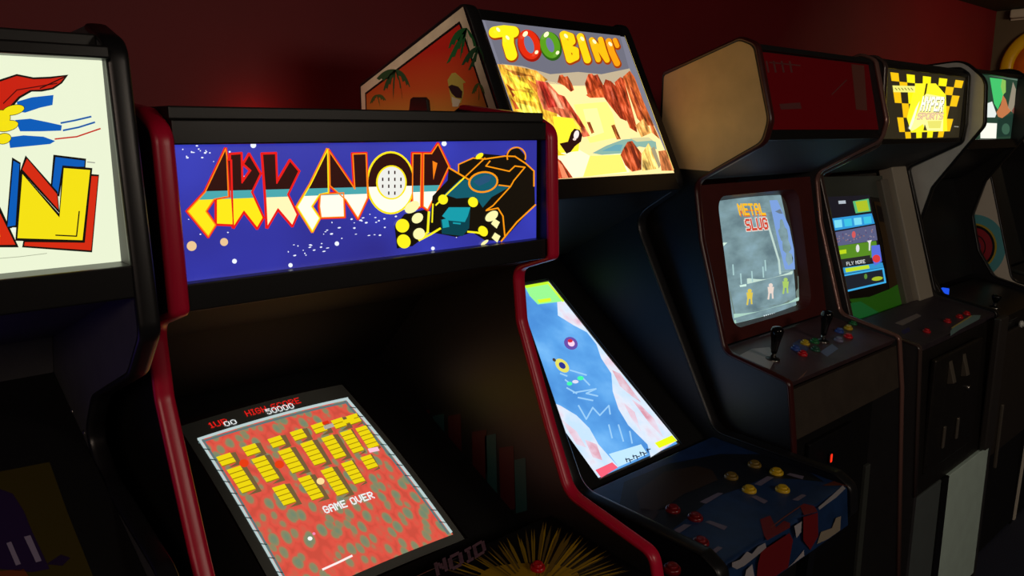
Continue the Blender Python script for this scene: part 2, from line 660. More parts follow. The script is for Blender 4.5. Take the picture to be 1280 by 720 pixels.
art.build('bezel_artwork', A)
art = Art(Plane((.2, 1.152, 1.2615), (0, -(1.259 - 1.175), (1.152 - .983))))
bz = lambda x, y: Vector((x, y, 1.2615 + (y - 1.152) * .497))
art.add3([bz(-.30, .98), bz(.06, .98), bz(.06, 1.26), bz(-.30, 1.26)], glow((96, 70, 170), 1.0))
art.build('screen', A)
board('control_panel', X0, X1, (.70, 1.005), (.93, 1.10), -.02, mat('violet_control_panel', (70, 56, 110), .4), A)
boxpart('front_panel', X0, X1, .865, .885, .02, .93, M['black'], A)
for zz, yy in ((1.283, 1.185), (1.30, 1.24)):
    bm = bmesh.new()
    lathe(bm, Vector((X1, yy, zz)), Vector((-1, 0, 0)), [(0, .003), (.003, .002), (.005, 0), (.005, -.002)], 16)
    finish('screw', bm, M['metal'], A, smooth=True)

# =================================================================== 2  blue starfield marquee cabinet
A = thing('arcade_cabinet', 'black arcade cabinet with crimson edging, blue starfield marquee and brick game on its screen', 'arcade cabinet', (.67, 1.3, 0), GROUP)
X0, X1, T = .357, .984, .024
prof = [(1.85, 0), (1.85, 1.45), (1.22, 1.742, .02), (1.03, 1.722, .03), (.983, 1.70, .03), (.976, 1.480, .008), (1.067, 1.450, .03), (1.056, 1.351, .05), (.98, 1.168, .1), (.927, 1.052, .05), (.735, 1.012, .03), (.715, .93, .02), (.82, .86), (.85, 0)]
side(A, prof, X0 - T, M['black'], M['crimson'], 2, 12, T, tproud=.005)
side(A, prof, X1, M['black'], M['crimson'], 2, 12, T, tproud=.005)
boxpart('roof_panel', X0, X1, .992, 1.22, 1.712, 1.728, M['black'], A)
board('roof_slope_panel', X0, X1, (1.22, 1.725), (1.845, 1.437), -.015, M['black'], A)
boxpart('back_panel', X0, X1, 1.83, 1.845, .02, 1.43, M['black'], A)
yq = 1.002
pl = Plane((0, yq, 0), (0, -1, 0))
art = Art(pl)
art.xlim = (X0 + .001, X1 - .001)
mb = bpy.data.materials.new('lit_starfield_blue')
mb.use_nodes = True
nt = mb.node_tree
b = nt.nodes['Principled BSDF']
b.inputs['Base Color'].default_value = (.01, .01, .02, 1)
b.inputs['Roughness'].default_value = .3
tc = nt.nodes.new('ShaderNodeTexCoord'); nz = nt.nodes.new('ShaderNodeTexNoise'); nz.inputs['Scale'].default_value = 5
rp = ramp_node(nt, [(.3, (46, 44, 140)), (.55, (52, 56, 172)), (.75, (60, 70, 205))])
nt.links.new(tc.outputs['Object'], nz.inputs['Vector']); nt.links.new(nz.outputs['Fac'], rp.inputs['Fac'])
nt.links.new(rp.outputs['Color'], b.inputs['Emission Color']); b.inputs['Emission Strength'].default_value = 1.0
ZB, ZT = 1.513, 1.682
art.add3([Vector((X0 + .003, yq, ZB)), Vector((X1 - .006, yq, ZB)), Vector((X1 - .006, yq, ZT)), Vector((X0 + .003, yq, ZT))], mb)
# stars
Wt, Tn = glow((235, 240, 255), 1.1), glow((240, 200, 150), 1.0)
for k in range(46):
    t = random.random()
    x = 370 + t * 150 + random.uniform(-14, 14)
    y = 318 - t * 62 + random.uniform(-12, 12) if random.random() < .7 else random.uniform(270, 320)
    if y > 340 - .128 * (x - 228):
        continue
    art.ellipse(x, y, random.uniform(.7, 2.2), random.uniform(.5, 1.1), Wt, 1, rot=-10, n=8)
for k in range(26):
    x, y = random.uniform(218, 665), random.uniform(183, 300)
    if y < 348 - .128 * (x - 228):
        art.ellipse(x, y, random.uniform(.6, 1.5), random.uniform(.5, .9), Wt, 1, n=8)
for k in range(14):
    art.ellipse(random.uniform(228, 300), random.uniform(182, 200), random.uniform(.8, 2), random.uniform(.6, 1.2), Wt, 1, n=8)
for x, y, r in ((239.5, 307.5, 6.2), (280, 302.5, 5), (316.5, 181.5, 3.6), (293, 326.5, 3), (363, 331.5, 2.7), (541, 310.5, 2.3), (555, 179.5, 3.2), (421, 304.5, 2.8)):
    art.ellipse(x, y, r, r, Tn if r > 4.5 else Wt, 1, n=16)
# lettering: outline slab, then three colour bands
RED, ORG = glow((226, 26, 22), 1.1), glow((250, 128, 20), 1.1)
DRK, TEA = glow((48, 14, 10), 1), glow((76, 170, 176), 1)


def band_y(x):
    return 239.0 - (x - 255) * .026, 249.5 - (x - 255) * .036


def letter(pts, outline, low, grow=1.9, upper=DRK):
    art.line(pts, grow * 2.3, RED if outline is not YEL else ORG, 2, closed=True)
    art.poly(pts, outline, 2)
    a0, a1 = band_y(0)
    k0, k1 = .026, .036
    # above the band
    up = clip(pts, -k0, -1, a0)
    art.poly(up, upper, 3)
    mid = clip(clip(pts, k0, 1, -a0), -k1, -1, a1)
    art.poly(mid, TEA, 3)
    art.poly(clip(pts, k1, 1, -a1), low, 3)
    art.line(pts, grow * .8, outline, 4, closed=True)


YEL, CRM, WHT = glow((252, 226, 24), 1.1), glow((255, 240, 180), 1.1), glow((255, 252, 230), 1.1)  # cream and white fills paint in the glow of the tube behind
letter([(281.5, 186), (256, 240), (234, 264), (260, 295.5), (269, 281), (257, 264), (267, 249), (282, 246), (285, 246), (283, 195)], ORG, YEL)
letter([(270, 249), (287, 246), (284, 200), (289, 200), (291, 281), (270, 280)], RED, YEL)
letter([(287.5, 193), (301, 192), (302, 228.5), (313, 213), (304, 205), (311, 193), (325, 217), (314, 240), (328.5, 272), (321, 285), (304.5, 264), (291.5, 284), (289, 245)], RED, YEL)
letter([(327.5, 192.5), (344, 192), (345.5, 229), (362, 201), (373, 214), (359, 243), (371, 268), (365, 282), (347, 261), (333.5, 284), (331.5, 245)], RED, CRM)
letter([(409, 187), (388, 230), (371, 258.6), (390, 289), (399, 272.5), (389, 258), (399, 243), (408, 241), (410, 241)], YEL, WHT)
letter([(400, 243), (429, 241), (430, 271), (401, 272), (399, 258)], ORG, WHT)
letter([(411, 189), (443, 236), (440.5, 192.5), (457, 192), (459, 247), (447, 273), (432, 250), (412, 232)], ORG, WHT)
art.ellipse(488, 228.5, 30.5, 39.5, YEL, 2, n=36)
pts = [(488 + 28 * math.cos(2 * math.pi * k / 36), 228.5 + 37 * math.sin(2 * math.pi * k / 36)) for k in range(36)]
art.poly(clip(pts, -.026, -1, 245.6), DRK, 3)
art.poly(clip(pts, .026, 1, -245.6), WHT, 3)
art.ellipse(488.7, 228, 19.2, 21.5, YEL, 4, n=30)
art.ellipse(488.7, 228, 17, 19.6, glow((236, 236, 230), 1.05), 5, n=30)
for r in range(4):
    for c in range(4):
        if (r, c) not in ((0, 0), (0, 3), (3, 0), (3, 3)):
            x, y = 477.5 + c * 7.6, 215.5 + r * 8.6
            art.poly([(x - .9, y - 2.1), (x + .9, y - 2.1), (x + .9, y + 2.1), (x - .9, y + 2.1)], DRK, 6)
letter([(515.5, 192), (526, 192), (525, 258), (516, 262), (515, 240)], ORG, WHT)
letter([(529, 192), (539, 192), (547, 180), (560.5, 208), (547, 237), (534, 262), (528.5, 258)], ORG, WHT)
art.poly([(540, 201), (546, 204), (541, 225)], ORG, 5)


# line-drawn spacecraft
def c3(*p):
    return [(430 + x / 4, 160 + y / 4) for x, y in p]


BLK, OL, YL = glow((22, 16, 8), 1), glow((248, 150, 16), 1.1), glow((250, 236, 30), 1.1)
TL1, TL2, PALE = glow((20, 92, 108), 1), glow((24, 158, 172), 1), glow((246, 240, 170), 1.1)
art.poly(c3((520, 200), (565, 218), (568, 180), (640, 148), (690, 128), (800, 138), (830, 108), (868, 98), (905, 140), (905, 180), (948, 212), (952, 384), (790, 565), (700, 560), (640, 522), (560, 545), (480, 530), (420, 520), (440, 340), (515, 262)), BLK, 5)
art.poly(c3((300, 430), (400, 408), (420, 420), (412, 520), (380, 560), (340, 590), (262, 602), (250, 490)), BLK, 5)
art.poly(c3((575, 258), (498, 332), (560, 352), (655, 345), (690, 398), (735, 345), (828, 292), (770, 285), (700, 322), (630, 300), (615, 258)), TL1, 6)
q = c3((692, 270))[0]
art.ellipse(q[0], q[1], 19, 13.5, OL, 7, rot=-8)
art.ellipse(q[0], q[1], 16.6, 11.3, TL1, 8, rot=-8)
art.poly(c3((640, 268), (700, 234), (735, 240), (720, 268), (670, 290)), glow((40, 84, 120), 1), 9)
art.poly(c3((486, 440), (520, 396), (628, 396), (615, 440), (600, 470), (520, 462)), TL2, 7)
art.poly(c3((480, 456), (598, 470), (628, 400), (622, 500), (590, 540), (486, 528)), glow((10, 66, 78), 1), 6)
art.poly(c3((484, 458), (515, 450), (522, 494), (490, 500)), TL2, 8)
art.poly(c3((540, 470), (580, 474), (578, 482), (540, 478)), TL2, 8)
for x, y, rx, ry, m in ((490, 357, 24, 25, YL), (640, 370, 24, 26, YL), (287, 488, 34, 34, YL), (294, 566, 33, 36, YL), (362, 450, 30, 24, PALE), (370, 528, 30, 28, PALE), (733, 440, 36, 22, PALE), (690, 515, 22, 28, YL), (672, 140, 22, 12, YL), (335, 395, 40, 26, PALE), (698, 572, 22, 8, PALE)):
    q = c3((x, y))[0]
    art.ellipse(q[0], q[1], rx / 4, ry / 4, m, 9, rot=-35)
for x, y in ((752, 478), (755, 548)):
    art.poly(c3((x - 22, y), (x - 6, y - 26), (x + 22, y - 8), (x + 6, y + 24)), PALE, 9)
for pts, m, w in ((((522, 200), (620, 258)), OL, 1.4), (((568, 220), (568, 182), (640, 150), (700, 155)), OL, 1.1), (((700, 155), (800, 140), (850, 142), (905, 178), (945, 215), (945, 290)), OL, 1.2),
                  (((605, 240), (700, 150)), OL, 1.1), (((725, 165), (705, 190), (822, 216), (850, 190), (900, 196), (845, 262), (828, 292), (770, 285)), OL, 1.1),
                  (((828, 292), (740, 388), (710, 408)), OL, 1.1), (((952, 384), (860, 470), (782, 565)), OL, 1.3), (((706, 412), (765, 400), (790, 440), (800, 545)), OL, 1.2),
                  (((600, 245), (520, 320), (455, 385)), YL, 1.3), (((420, 420), (414, 520), (372, 560)), YL, 2.0), (((372, 560), (430, 530), (476, 502)), YL, 1.8), (((615, 518), (660, 522), (690, 530)), YL, 1.6), (((440, 380), (436, 470)), YL, 1.2)):
    art.line(c3(*pts), w * 1.45, m, 8)
q = c3((857, 143))[0]
art.ring(q[0], q[1], 12.4, 12.4, 1.7, OL, 8, a0=-200, a1=20)
art.build('marquee', A)
boxpart('marquee_frame', X0, X1, .985, 1.006, ZT, 1.712, M['black_satin'], A)
boxpart('marquee_frame', X0, X1, .982, 1.006, 1.478, ZB, M['black_satin'], A)
MB = mat('matt_black_paint', (12, 11, 11), .7, spec=.2)
board('speaker_panel', X0, X1, (1.0, 1.476), (1.34, 1.36), .016, MB, A)
board('monitor_hood', X0, X1, (1.34, 1.365), (1.52, 1.19), .016, MB, A)
sn = Vector((.173, .361)).normalized()
# bezel board with a hole for the tube: four strips in one frame
PA, PB = Vector((1.437, 1.138)), Vector((1.076, .965))
dv = (PB - PA) / (PB - PA).length


def sl(t, off=0):
    p = PA + dv * t
    n = Vector((-dv.y, dv.x))
    if n.y < 0:
        n = -n
    return (p.x + n.x * off, p.y + n.y * off)


bm = bmesh.new()
for x0, x1, t0, t1 in ((X0, .500, -.12, .50), (.860, X1, -.12, .50), (.500, .860, -.12, -.052), (.500, .860, .420, .50)):
    prism(bm, [sl(t0, .004), sl(t1, .004), sl(t1, -.014), sl(t0, -.014)], x0, x1)
finish('monitor_bezel', bm, M['dark_plastic'], A)


def v3(x, t, off=0):
    p = sl(t, off)
    return (x, p[0], p[1])


tube = Tube(v3(.52, .010, .002), v3(.84, .004, .002), v3(.84, .400, .002), v3(.52, .400, .002), .013)
art = Art(tube)
pm = bpy.data.materials.new('lit_red_green_playfield')
pm.use_nodes = True
nt = pm.node_tree
b = nt.nodes['Principled BSDF']
b.inputs['Base Color'].default_value = (.01, .01, .01, 1)
b.inputs['Roughness'].default_value = .25
b.inputs['Specular IOR Level'].default_value = .25
uvn = nt.nodes.new('ShaderNodeUVMap')
mp = nt.nodes.new('ShaderNodeMapping'); mp.inputs['Scale'].default_value = (19, 13, 1); mp.inputs['Rotation'].default_value = (0, 0, .35)
nz0 = nt.nodes.new('ShaderNodeTexNoise'); nz0.inputs['Scale'].default_value = 7
nz = nt.nodes.new('ShaderNodeTexVoronoi'); nz.inputs['Scale'].default_value = 1.0; nz.inputs['Randomness'].default_value = .75
vadd = nt.nodes.new('ShaderNodeVectorMath'); vadd.operation = 'MULTIPLY_ADD'; vadd.inputs[1].default_value = (.5, .5, 0)
nt.links.new(uvn.outputs['UV'], nz0.inputs['Vector'])
nt.links.new(uvn.outputs['UV'], mp.inputs['Vector'])
nt.links.new(nz0.outputs['Color'], vadd.inputs[0]); nt.links.new(mp.outputs['Vector'], vadd.inputs[2])
nt.links.new(vadd.outputs['Vector'], nz.inputs['Vector'])
rp = ramp_node(nt, [(.2, (118, 136, 108)), (.42, (146, 134, 96)), (.49, (206, 96, 74)), (.62, (226, 84, 68)), (.8, (206, 78, 62))])
nt.links.new(nz.outputs['Distance'], rp.inputs['Fac'])
nt.links.new(rp.outputs['Color'], b.inputs['Emission Color']); b.inputs['Emission Strength'].default_value = 1.0
us = [-.055] + [i / 16 for i in range(17)] + [1.05]
vs = [-.125, -.06] + [i / 16 for i in range(17)] + [1.045]
art.uvs = []
base = len(art.v)
for v in vs:
    for u in us:
        art.v.append(tube.S(u, v)); art.uvs.append((u, v))
gi, pi_ = art.mi(M['glass']), art.mi(pm)
nu = len(us)
for j in range(len(vs) - 1):
    for i in range(nu - 1):
        art.f.append((j * nu + i, j * nu + i + 1, (j + 1) * nu + i + 1, (j + 1) * nu + i))
        art.m.append(pi_ if 1 <= i < nu - 2 and 2 <= j < len(vs) - 2 else gi)


def c4(*p):
    return [(180 + x / 2.667, 450 + y / 2.667) for x, y in p]


FR, FR2 = glow((186, 206, 206), 1), glow((96, 116, 118), 1)
for n_, (a, bq) in enumerate(((((168, 268), (674, 128))), (((172, 268), (480, 740))), (((672, 128), (1024, 597))))):
    (x0, y0), (x1, y1) = a, bq
    px = []
    for k in range(13):
        u0, v0 = [(0, .0), (0, 0), (1, 0)][n_]
        t = k / 12
        px.append(tuple(project(tube.S(*([(t, 0), (0.004, t * .985), (.996, t * .985)][n_])))))
    art.line(px, 3.4, FR, 2)
    off = [(1, 4), (4.5, .5), (-3.5, 1.5)][n_]
    art.line([(x + off[0], y + off[1]) for x, y in px], 2.6, FR2, 1)
for k in range(1, 13):
    p = project(tube.S(.004, k * .077)); art.line([(p.x - 3, p.y), (p.x + 5, p.y + 1)], 1.2, glow((40, 50, 50), 1), 3)
    p = project(tube.S(.996, k * .077)); art.line([(p.x - 5, p.y), (p.x + 2, p.y + 1)], 1.0, glow((40, 50, 50), 1), 3)
BY, BY2, SH = glow((240, 216, 16), 1), glow((150, 120, 10), 1), glow((116, 92, 58), 1)
wv = Vector((43, -14)) / 2.667
sv = Vector((10.2, 15.2)) / 2.667
bricks = ((240, 325, 2), (325, 293, 2), (411, 266, 2), (485, 243, 2), (555, 220, 2), (622, 204, 2), (660, 203, 1), (672, 190, 2),
          (275, 368, 5), (357, 333, 5), (445, 306, 5), (520, 281, 5), (590, 262, 5), (652, 244, 5), (704, 230, 5),
          (426, 428, 4), (512, 397, 5), (588, 370, 6), (656, 347, 5), (720, 327, 3))
for x, y, n in bricks:
    o = Vector(c4((x, y))[0])
    w = wv * (1.08 - (x - 240) / 480 * .28)
    s_ = sv * (1.06 - (x - 240) / 480 * .16)
    g = sv * n + Vector((4, 3))
    e = 7 if x < 640 else 2
    art.poly([tuple(o + w), tuple(o + w + Vector((e, -1))), tuple(o + w + s_ * n + Vector((e, 2))), tuple(o + w * .3 + s_ * n + Vector((2, 3))), tuple(o + w + s_ * n)], SH, 1)
    for k in range(n):
        a = o + s_ * k
        art.poly([tuple(a), tuple(a + w), tuple(a + w + s_), tuple(a + s_)], BY2, 2)
        art.poly([tuple(a), tuple(a + w), tuple(a + w + s_ * .84), tuple(a + s_ * .84)], BY, 3)
for (x, y), r, m in (((333, 346), 6, glow((232, 62, 20), 1)), ((451, 350), 6, glow((232, 62, 20), 1)), ((588, 406), 5, glow((255, 216, 150), 1.1)), ((553, 597), 3, glow((250, 245, 240), 1.1)), ((566, 581), 2, glow((250, 140, 180), 1))):
    q = c4((x, y))[0]
    art.ellipse(q[0], q[1], r, r * .85, m, 4, n=14)
art.poly(c4((745, 298), (778, 291), (785, 304), (752, 311)), glow((246, 190, 214), 1.1), 4)
art.poly(c4((597, 222), (628, 212), (634, 224), (603, 234)), glow((176, 170, 160), 1), 4)
art.poly(c4((592, 210), (612, 203), (618, 212), (598, 219)), glow((220, 50, 20), 1), 4)
art.line(c4((596, 700), (645, 678), (692, 655)), 2.6, glow((252, 232, 230), 1.1), 4)
RT_, WT_ = glow((222, 30, 24), 1), glow((240, 244, 244), 1)
text(art, '1UP', c4((212, 212))[0], c4((272, 196))[0], (4.5, 6.2), RT_, 3)
text(art, '00', c4((262, 209))[0], c4((302, 199))[0], (3.6, 5.4), WT_, 4)
text(art, 'HIGH SCORE', c4((333, 172))[0], c4((514, 126))[0], (4, 6.6), RT_, 3)
text(art, '50000', c4((402, 167))[0], c4((492, 145))[0], (4, 6.2), WT_, 4)
text(art, 'GAME OVER', c4((592, 492))[0], c4((756, 440))[0], (5.0, 8.2), WT_, 4, bold=.18)
art.build('screen', A, smooth=True)
# striped decals on the inner face of the side panel
ip = Plane((X1 - .0004, 0, 0), (-1, 0, 0))
art = Art(ip)
for x, w, y0, y1, c in ((519, 18, 515, 560, (60, 10, 16)), (541, 14, 520, 586, (26, 62, 66)), (560, 16, 520, 600, (62, 12, 18)), (590, 18, 540, 630, (66, 14, 18)), (606, 14, 545, 640, (34, 78, 80)), (624, 18, 560, 640, (70, 14, 20)), (643, 14, 575, 642, (34, 78, 80))):
    art.poly([(x, y0), (x + w, y0 - 3), (x + w + 2, y1 - 4), (x + 2, y1)], printed(c, .5), 1)
art.build('striped_decal', A)
# control panel with sunburst print
cA, cB = Vector((.722, .975)), Vector((.965, .998))
bm = bmesh.new()
prism(bm, [cA, cB, cB + Vector((.01, -.06)), cA + Vector((.0, -.05))], X0, X1)
panel = finish('control_panel', bm, M['black_satin'], A, .002)
cn = Vector((0, -(cB.y - cA.y), cB.x - cA.x)).normalized()
cpl = Plane((0, cA.x, cA.y), cn)
art = Art(cpl)
art.xlim = (X0 + .001, X1 - .001)
cx, cy = 668, 742
for k in range(70):
    if k < 9 or random.random() < .22:
        continue
    a = math.radians(-184 + k * 2.7 + random.uniform(-1, 1))
    w = math.radians(random.uniform(.7, 1.7))
    r0, r1 = random.uniform(20, 50), random.uniform(95, 165)
    for _ in range(12):
        p = []
        for rr, aa in ((r0, a - w), (r1 * .8, a - w * .8), (r1, a), (r1 * .8, a + w * .8), (r0, a + w)):
            p.append((cx + rr * math.cos(aa) * 1.25, cy + rr * math.sin(aa) * .72))
        P0 = [cpl.at(*q) for q in p]
        if all(.728 < v.y < .963 and X0 < v.x < X1 - .002 for v in P0):
            art.poly(p, printed(random.choice(((150, 122, 24), (176, 140, 20), (122, 96, 30), (98, 80, 40)))), 2)
            break
        r1 *= .9
        if r1 < r0 * 1.2:
            break
art.ellipse(cx - 6, cy - 22, 62, 16, printed((168, 132, 22)), 1, n=30)


def z1(x, y):
    p = cpl.at(x, y)
    return p


PUR = printed((128, 96, 112))
# outlined word on the panel
for ch, P0, E, h in (('N', (543, 705), (556, 698), 15), ('O', (560, 697), (576, 689), 17), ('I', (581, 688), (588, 684), 16), ('D', (591, 683), (604, 675), 15)):
    text(art, ch, P0, E, (3.5, h), PUR, 3, bold=.3)
art.build('panel_artwork', panel)
N_ = cpl.N
button(A, cpl.at(672, 711), N_, .0125, mat('red_button', (190, 16, 28), .25))
bm = bmesh.new()
lathe(bm, cpl.at(752, 668), N_, [(0, 0), (.006, 0), (.006, .002), (.004, .004), (0, .0045)], 18)
finish('bolt', bm, M['metal'], A, smooth=True)
bm = bmesh.new()
lathe(bm, cpl.at(783, 672), N_, [(0, 0), (.005, 0), (.005, .002), (.003, .0035), (0, .004)], 18)
finish('bolt', bm, M['metal'], A, smooth=True)
bm = bmesh.new()
lathe(bm, cpl.at(588, 738), N_, [(0, -.002), (.021, -.002), (.021, .012), (.019, .016), (.017, .016), (.016, .014), (0, .014)], 32)
finish('spinner_knob', bm, M['metal'], A, smooth=True)
boxpart('front_panel', X0, X1, .85, .87, .02, .92, M['black'], A)

# =================================================================== 3  tall cabinet with the canyon marquee
A = thing('arcade_cabinet', 'tall navy arcade cabinet with peaked top, orange canyon marquee and river game screen', 'arcade cabinet', (1.4975, 1.3, 0), GROUP)
T = .034
XL, XR = 1.21, 1.785
X0, X1 = XL + T, XR - T
prof = [(1.93, 0), (1.93, 1.82, .01), (1.479, 1.984, .025), (1.457, 1.945, .02), (1.262, 1.552, .03), (1.407, 1.462, .06), (1.116, .917, .06), (.785, .905, .02), (.745, .883, .03), (.738, .82, .02), (.83, .70), (.86, 0)]
side(A, prof, XL, M['navy'], M['black_trim'], 1, 10, T, tproud=.003)
side(A, prof, XR - T, M['navy'], M['black_trim'], 1, 10, T, tproud=.003)
# pale edging and sunset artwork on the outer face
sp = Plane((XL - .0006, 0, 0), (-1, 0, 0))


def yz(y, z, lay=0):
    return Vector((XL - .0006 - .0004 * lay, y, z))


rim = [(1.922, 1.0), (1.922, 1.814), (1.481, 1.974), (1.467, 1.945), (1.272, 1.552), (1.285, 1.53)]
inn = [(1.902, 1.0), (1.902, 1.797), (1.494, 1.944), (1.487, 1.935), (1.292, 1.545), (1.298, 1.53)]
art = Art(sp)
for i in range(len(rim) - 1):
    art.add3([yz(*rim[i], 2), yz(*rim[i + 1], 2), yz(*inn[i + 1], 2), yz(*inn[i], 2)], M['pale_trim'])
dk = [(1.897, 1.0), (1.897, 1.793), (1.496, 1.937), (1.491, 1.930), (1.297, 1.543), (1.303, 1.53)]
for i in range(len(rim) - 1):
    art.add3([yz(*inn[i], 2), yz(*inn[i + 1], 2), yz(*dk[i + 1], 2), yz(*dk[i], 2)], M['black_satin'])
sm = bpy.data.materials.new('sunset_side_print')
sm.use_nodes = True
nt = sm.node_tree
b = nt.nodes['Principled BSDF']
b.inputs['Roughness'].default_value = .45
tc = nt.nodes.new('ShaderNodeTexCoord'); sx = nt.nodes.new('ShaderNodeSeparateXYZ')
mr = nt.nodes.new('ShaderNodeMapRange'); mr.inputs['From Min'].default_value = 1.55; mr.inputs['From Max'].default_value = 1.95
rp = ramp_node(nt, [(0, (170, 150, 60)), (.42, (176, 132, 52)), (.62, (188, 78, 34)), (.85, (186, 34, 24)), (1, (200, 40, 28))])
nt.links.new(tc.outputs['Object'], sx.inputs['Vector']); nt.links.new(sx.outputs['Z'], mr.inputs['Value'])
nt.links.new(mr.outputs['Result'], rp.inputs['Fac']); nt.links.new(rp.outputs['Color'], b.inputs['Base Color'])
art.add3([yz(*p, 1) for p in dk], sm)


def c5(*p):
    return [(440 + x / 4.8, y / 4.8) for x, y in p]


GRN, GRN2 = printed((24, 92, 48)), printed((60, 84, 40))


def palm(c, fr, m, lay=3, w=9):
    for tip, mid in fr:
        a, mm, t = Vector(c), Vector(mid), Vector(tip)
        top, bot = [], []
        for k in range(9):
            s = k / 8
            p = a * (1 - s) ** 2 + mm * 2 * s * (1 - s) + t * s * s
            hw = w * math.sin(math.pi * min(1, s * .9 + .08))
            top.append((p.x, p.y - hw * .4)); bot.append((p.x + hw * .15, p.y + hw * 1.5 * (1 if k % 2 else .55)))
        art.poly(c5(*(top + bot[::-1])), m, lay)


palm((690, 170), (((580, 290), (610, 190)), ((570, 380), (630, 260)), ((650, 350), (660, 240)), ((700, 330), (690, 240)), ((755, 330), (750, 250))), GRN, 3, 34)
palm((760, 280), (((660, 390), (700, 310)), ((700, 420), (740, 340)), ((800, 420), (800, 330))), printed((22, 70, 44)), 4, 30)
palm((262, 420), (((150, 470), (200, 430)), ((190, 540), (210, 470)), ((250, 600), (240, 500)), ((300, 590), (300, 500)), ((350, 520), (320, 440))), printed((40, 74, 44)), 3, 34)
palm((150, 570), (((110, 620), (125, 580)), ((170, 640), (165, 600)), ((205, 600), (185, 570))), GRN2, 3, 18)
palm((760, 500), (((720, 560), (735, 520)), ((760, 600), (765, 550)), ((800, 570), (790, 520))), GRN2, 3, 24)
art.poly(c5((575, 480), (600, 440), (622, 436), (660, 470), (685, 495), (668, 500), (672, 560), (655, 620), (600, 620), (585, 540)), printed((168, 150, 70)), 3)
art.poly(c5((580, 520), (600, 508), (640, 520), (665, 550), (660, 590), (625, 585), (600, 560)), printed((30, 24, 30)), 4)
art.poly(c5((600, 580), (625, 590), (655, 600), (640, 640), (605, 640)), printed((190, 180, 160)), 4)
art.build('side_artwork', A)
bm = bmesh.new()
gp = [sp.at(514, 142), sp.at(516, 124), sp.at(519, 121.5), sp.at(534, 121.5), sp.at(537.5, 125), sp.at(539, 142)]
pr = [Vector((p.y, p.z)) for p in gp]
prism(bm, pr, XL - .010, XL)
finish('hand_grip', bm, M['black_satin'], A, .003)
# marquee
MT, MB_ = Vector((1.456, 1.946)), Vector((1.279, 1.596))
md = (MT - MB_).normalized()
mn = Vector((0, -md.y, md.x))
mpl = Plane((0, MT.x, MT.y), mn)
art = Art(mpl)
art.xlim = (X0 + .001, X1 - .001)
art.add3([Vector((X0, MB_.x, MB_.y)), Vector((X1, MB_.x, MB_.y)), Vector((X1, MT.x, MT.y)), Vector((X0, MT.x, MT.y))], glow((112, 112, 126), 1.35))


def c6(*p):
    return [(600 + x / 3.427, 20 + y / 3.427) for x, y in p]


G = lambda c, s=1.35: glow(c, s)
art.poly(c6((20, 20), (600, 85), (640, 235), (540, 270), (420, 260), (300, 262), (180, 225), (84, 205)), G((100, 100, 112)), 1)
art.poly(c6((90, 205), (180, 215), (300, 250), (420, 240), (520, 250), (640, 225), (664, 290), (540, 300), (400, 300), (290, 290), (180, 240)), G((176, 160, 132)), 2)
art.poly(c6((290, 280), (400, 300), (540, 290), (664, 290), (768, 520), (836, 672), (320, 700), (220, 690), (260, 500), (300, 420)), G((246, 218, 150)), 2)
ROCKS = {}


def rock(c):
    if c not in ROCKS:
        t = lambda f, a: tuple(int(max(0, min(255, v * f + a))) for v in c)
        ROCKS[c] = mottled('lit_rock_print_%02x%02x%02x' % c, [(.30, t(.45, 0)), (.44, t(.85, 0)), (.56, t(1.08, 8)), (.70, t(1.2, 46))], 34, (2.6, 1, .75), .35, 1.35)
    return ROCKS[c]


# cliffs on the near side
art.poly(c6((66, 206), (150, 215), (240, 235), (290, 275), (240, 300), (170, 260)), rock((216, 150, 50)), 3)
art.poly(c6((66, 206), (170, 262), (260, 280), (300, 330), (330, 420), (300, 700), (180, 700), (130, 450)), rock((222, 166, 44)), 3)
for p, c in ((((110, 250), (200, 290), (230, 330), (160, 310)), (250, 224, 60)), (((130, 320), (210, 330), (250, 370), (170, 360)), (250, 216, 50)), (((110, 290), (160, 330), (140, 350)), (150, 60, 20)),
             (((150, 370), (230, 390), (270, 430), (180, 420)), (250, 226, 80)), (((130, 350), (180, 400), (150, 400)), (160, 64, 20)), (((200, 270), (250, 300), (240, 330)), (170, 90, 24)), (((100, 225), (160, 240), (240, 262), (150, 255)), (160, 96, 30)),
             (((170, 300), (220, 316), (205, 326)), (176, 96, 20)), (((180, 340), (240, 352), (215, 362)), (180, 90, 20)), (((190, 425), (260, 420), (300, 470), (240, 520)), (250, 190, 50))):
    art.poly(c6(*p), rock(c), 4)
art.poly(c6((236, 275), (290, 285), (330, 330), (420, 430), (470, 515), (440, 520), (400, 480), (330, 420), (270, 400), (246, 340)), rock((196, 92, 60)), 4)
for p, c in ((((245, 280), (275, 285), (330, 390), (290, 395)), (170, 44, 30)), (((330, 335), (360, 345), (450, 480), (430, 478)), (176, 58, 34)), (((290, 300), (320, 330), (360, 400), (335, 395)), (232, 160, 120)), (((385, 410), (440, 500), (420, 500)), (236, 150, 70)), (((455, 455), (470, 455), (488, 500), (476, 506)), (150, 70, 30))):
    art.poly(c6(*p), rock(c), 5)
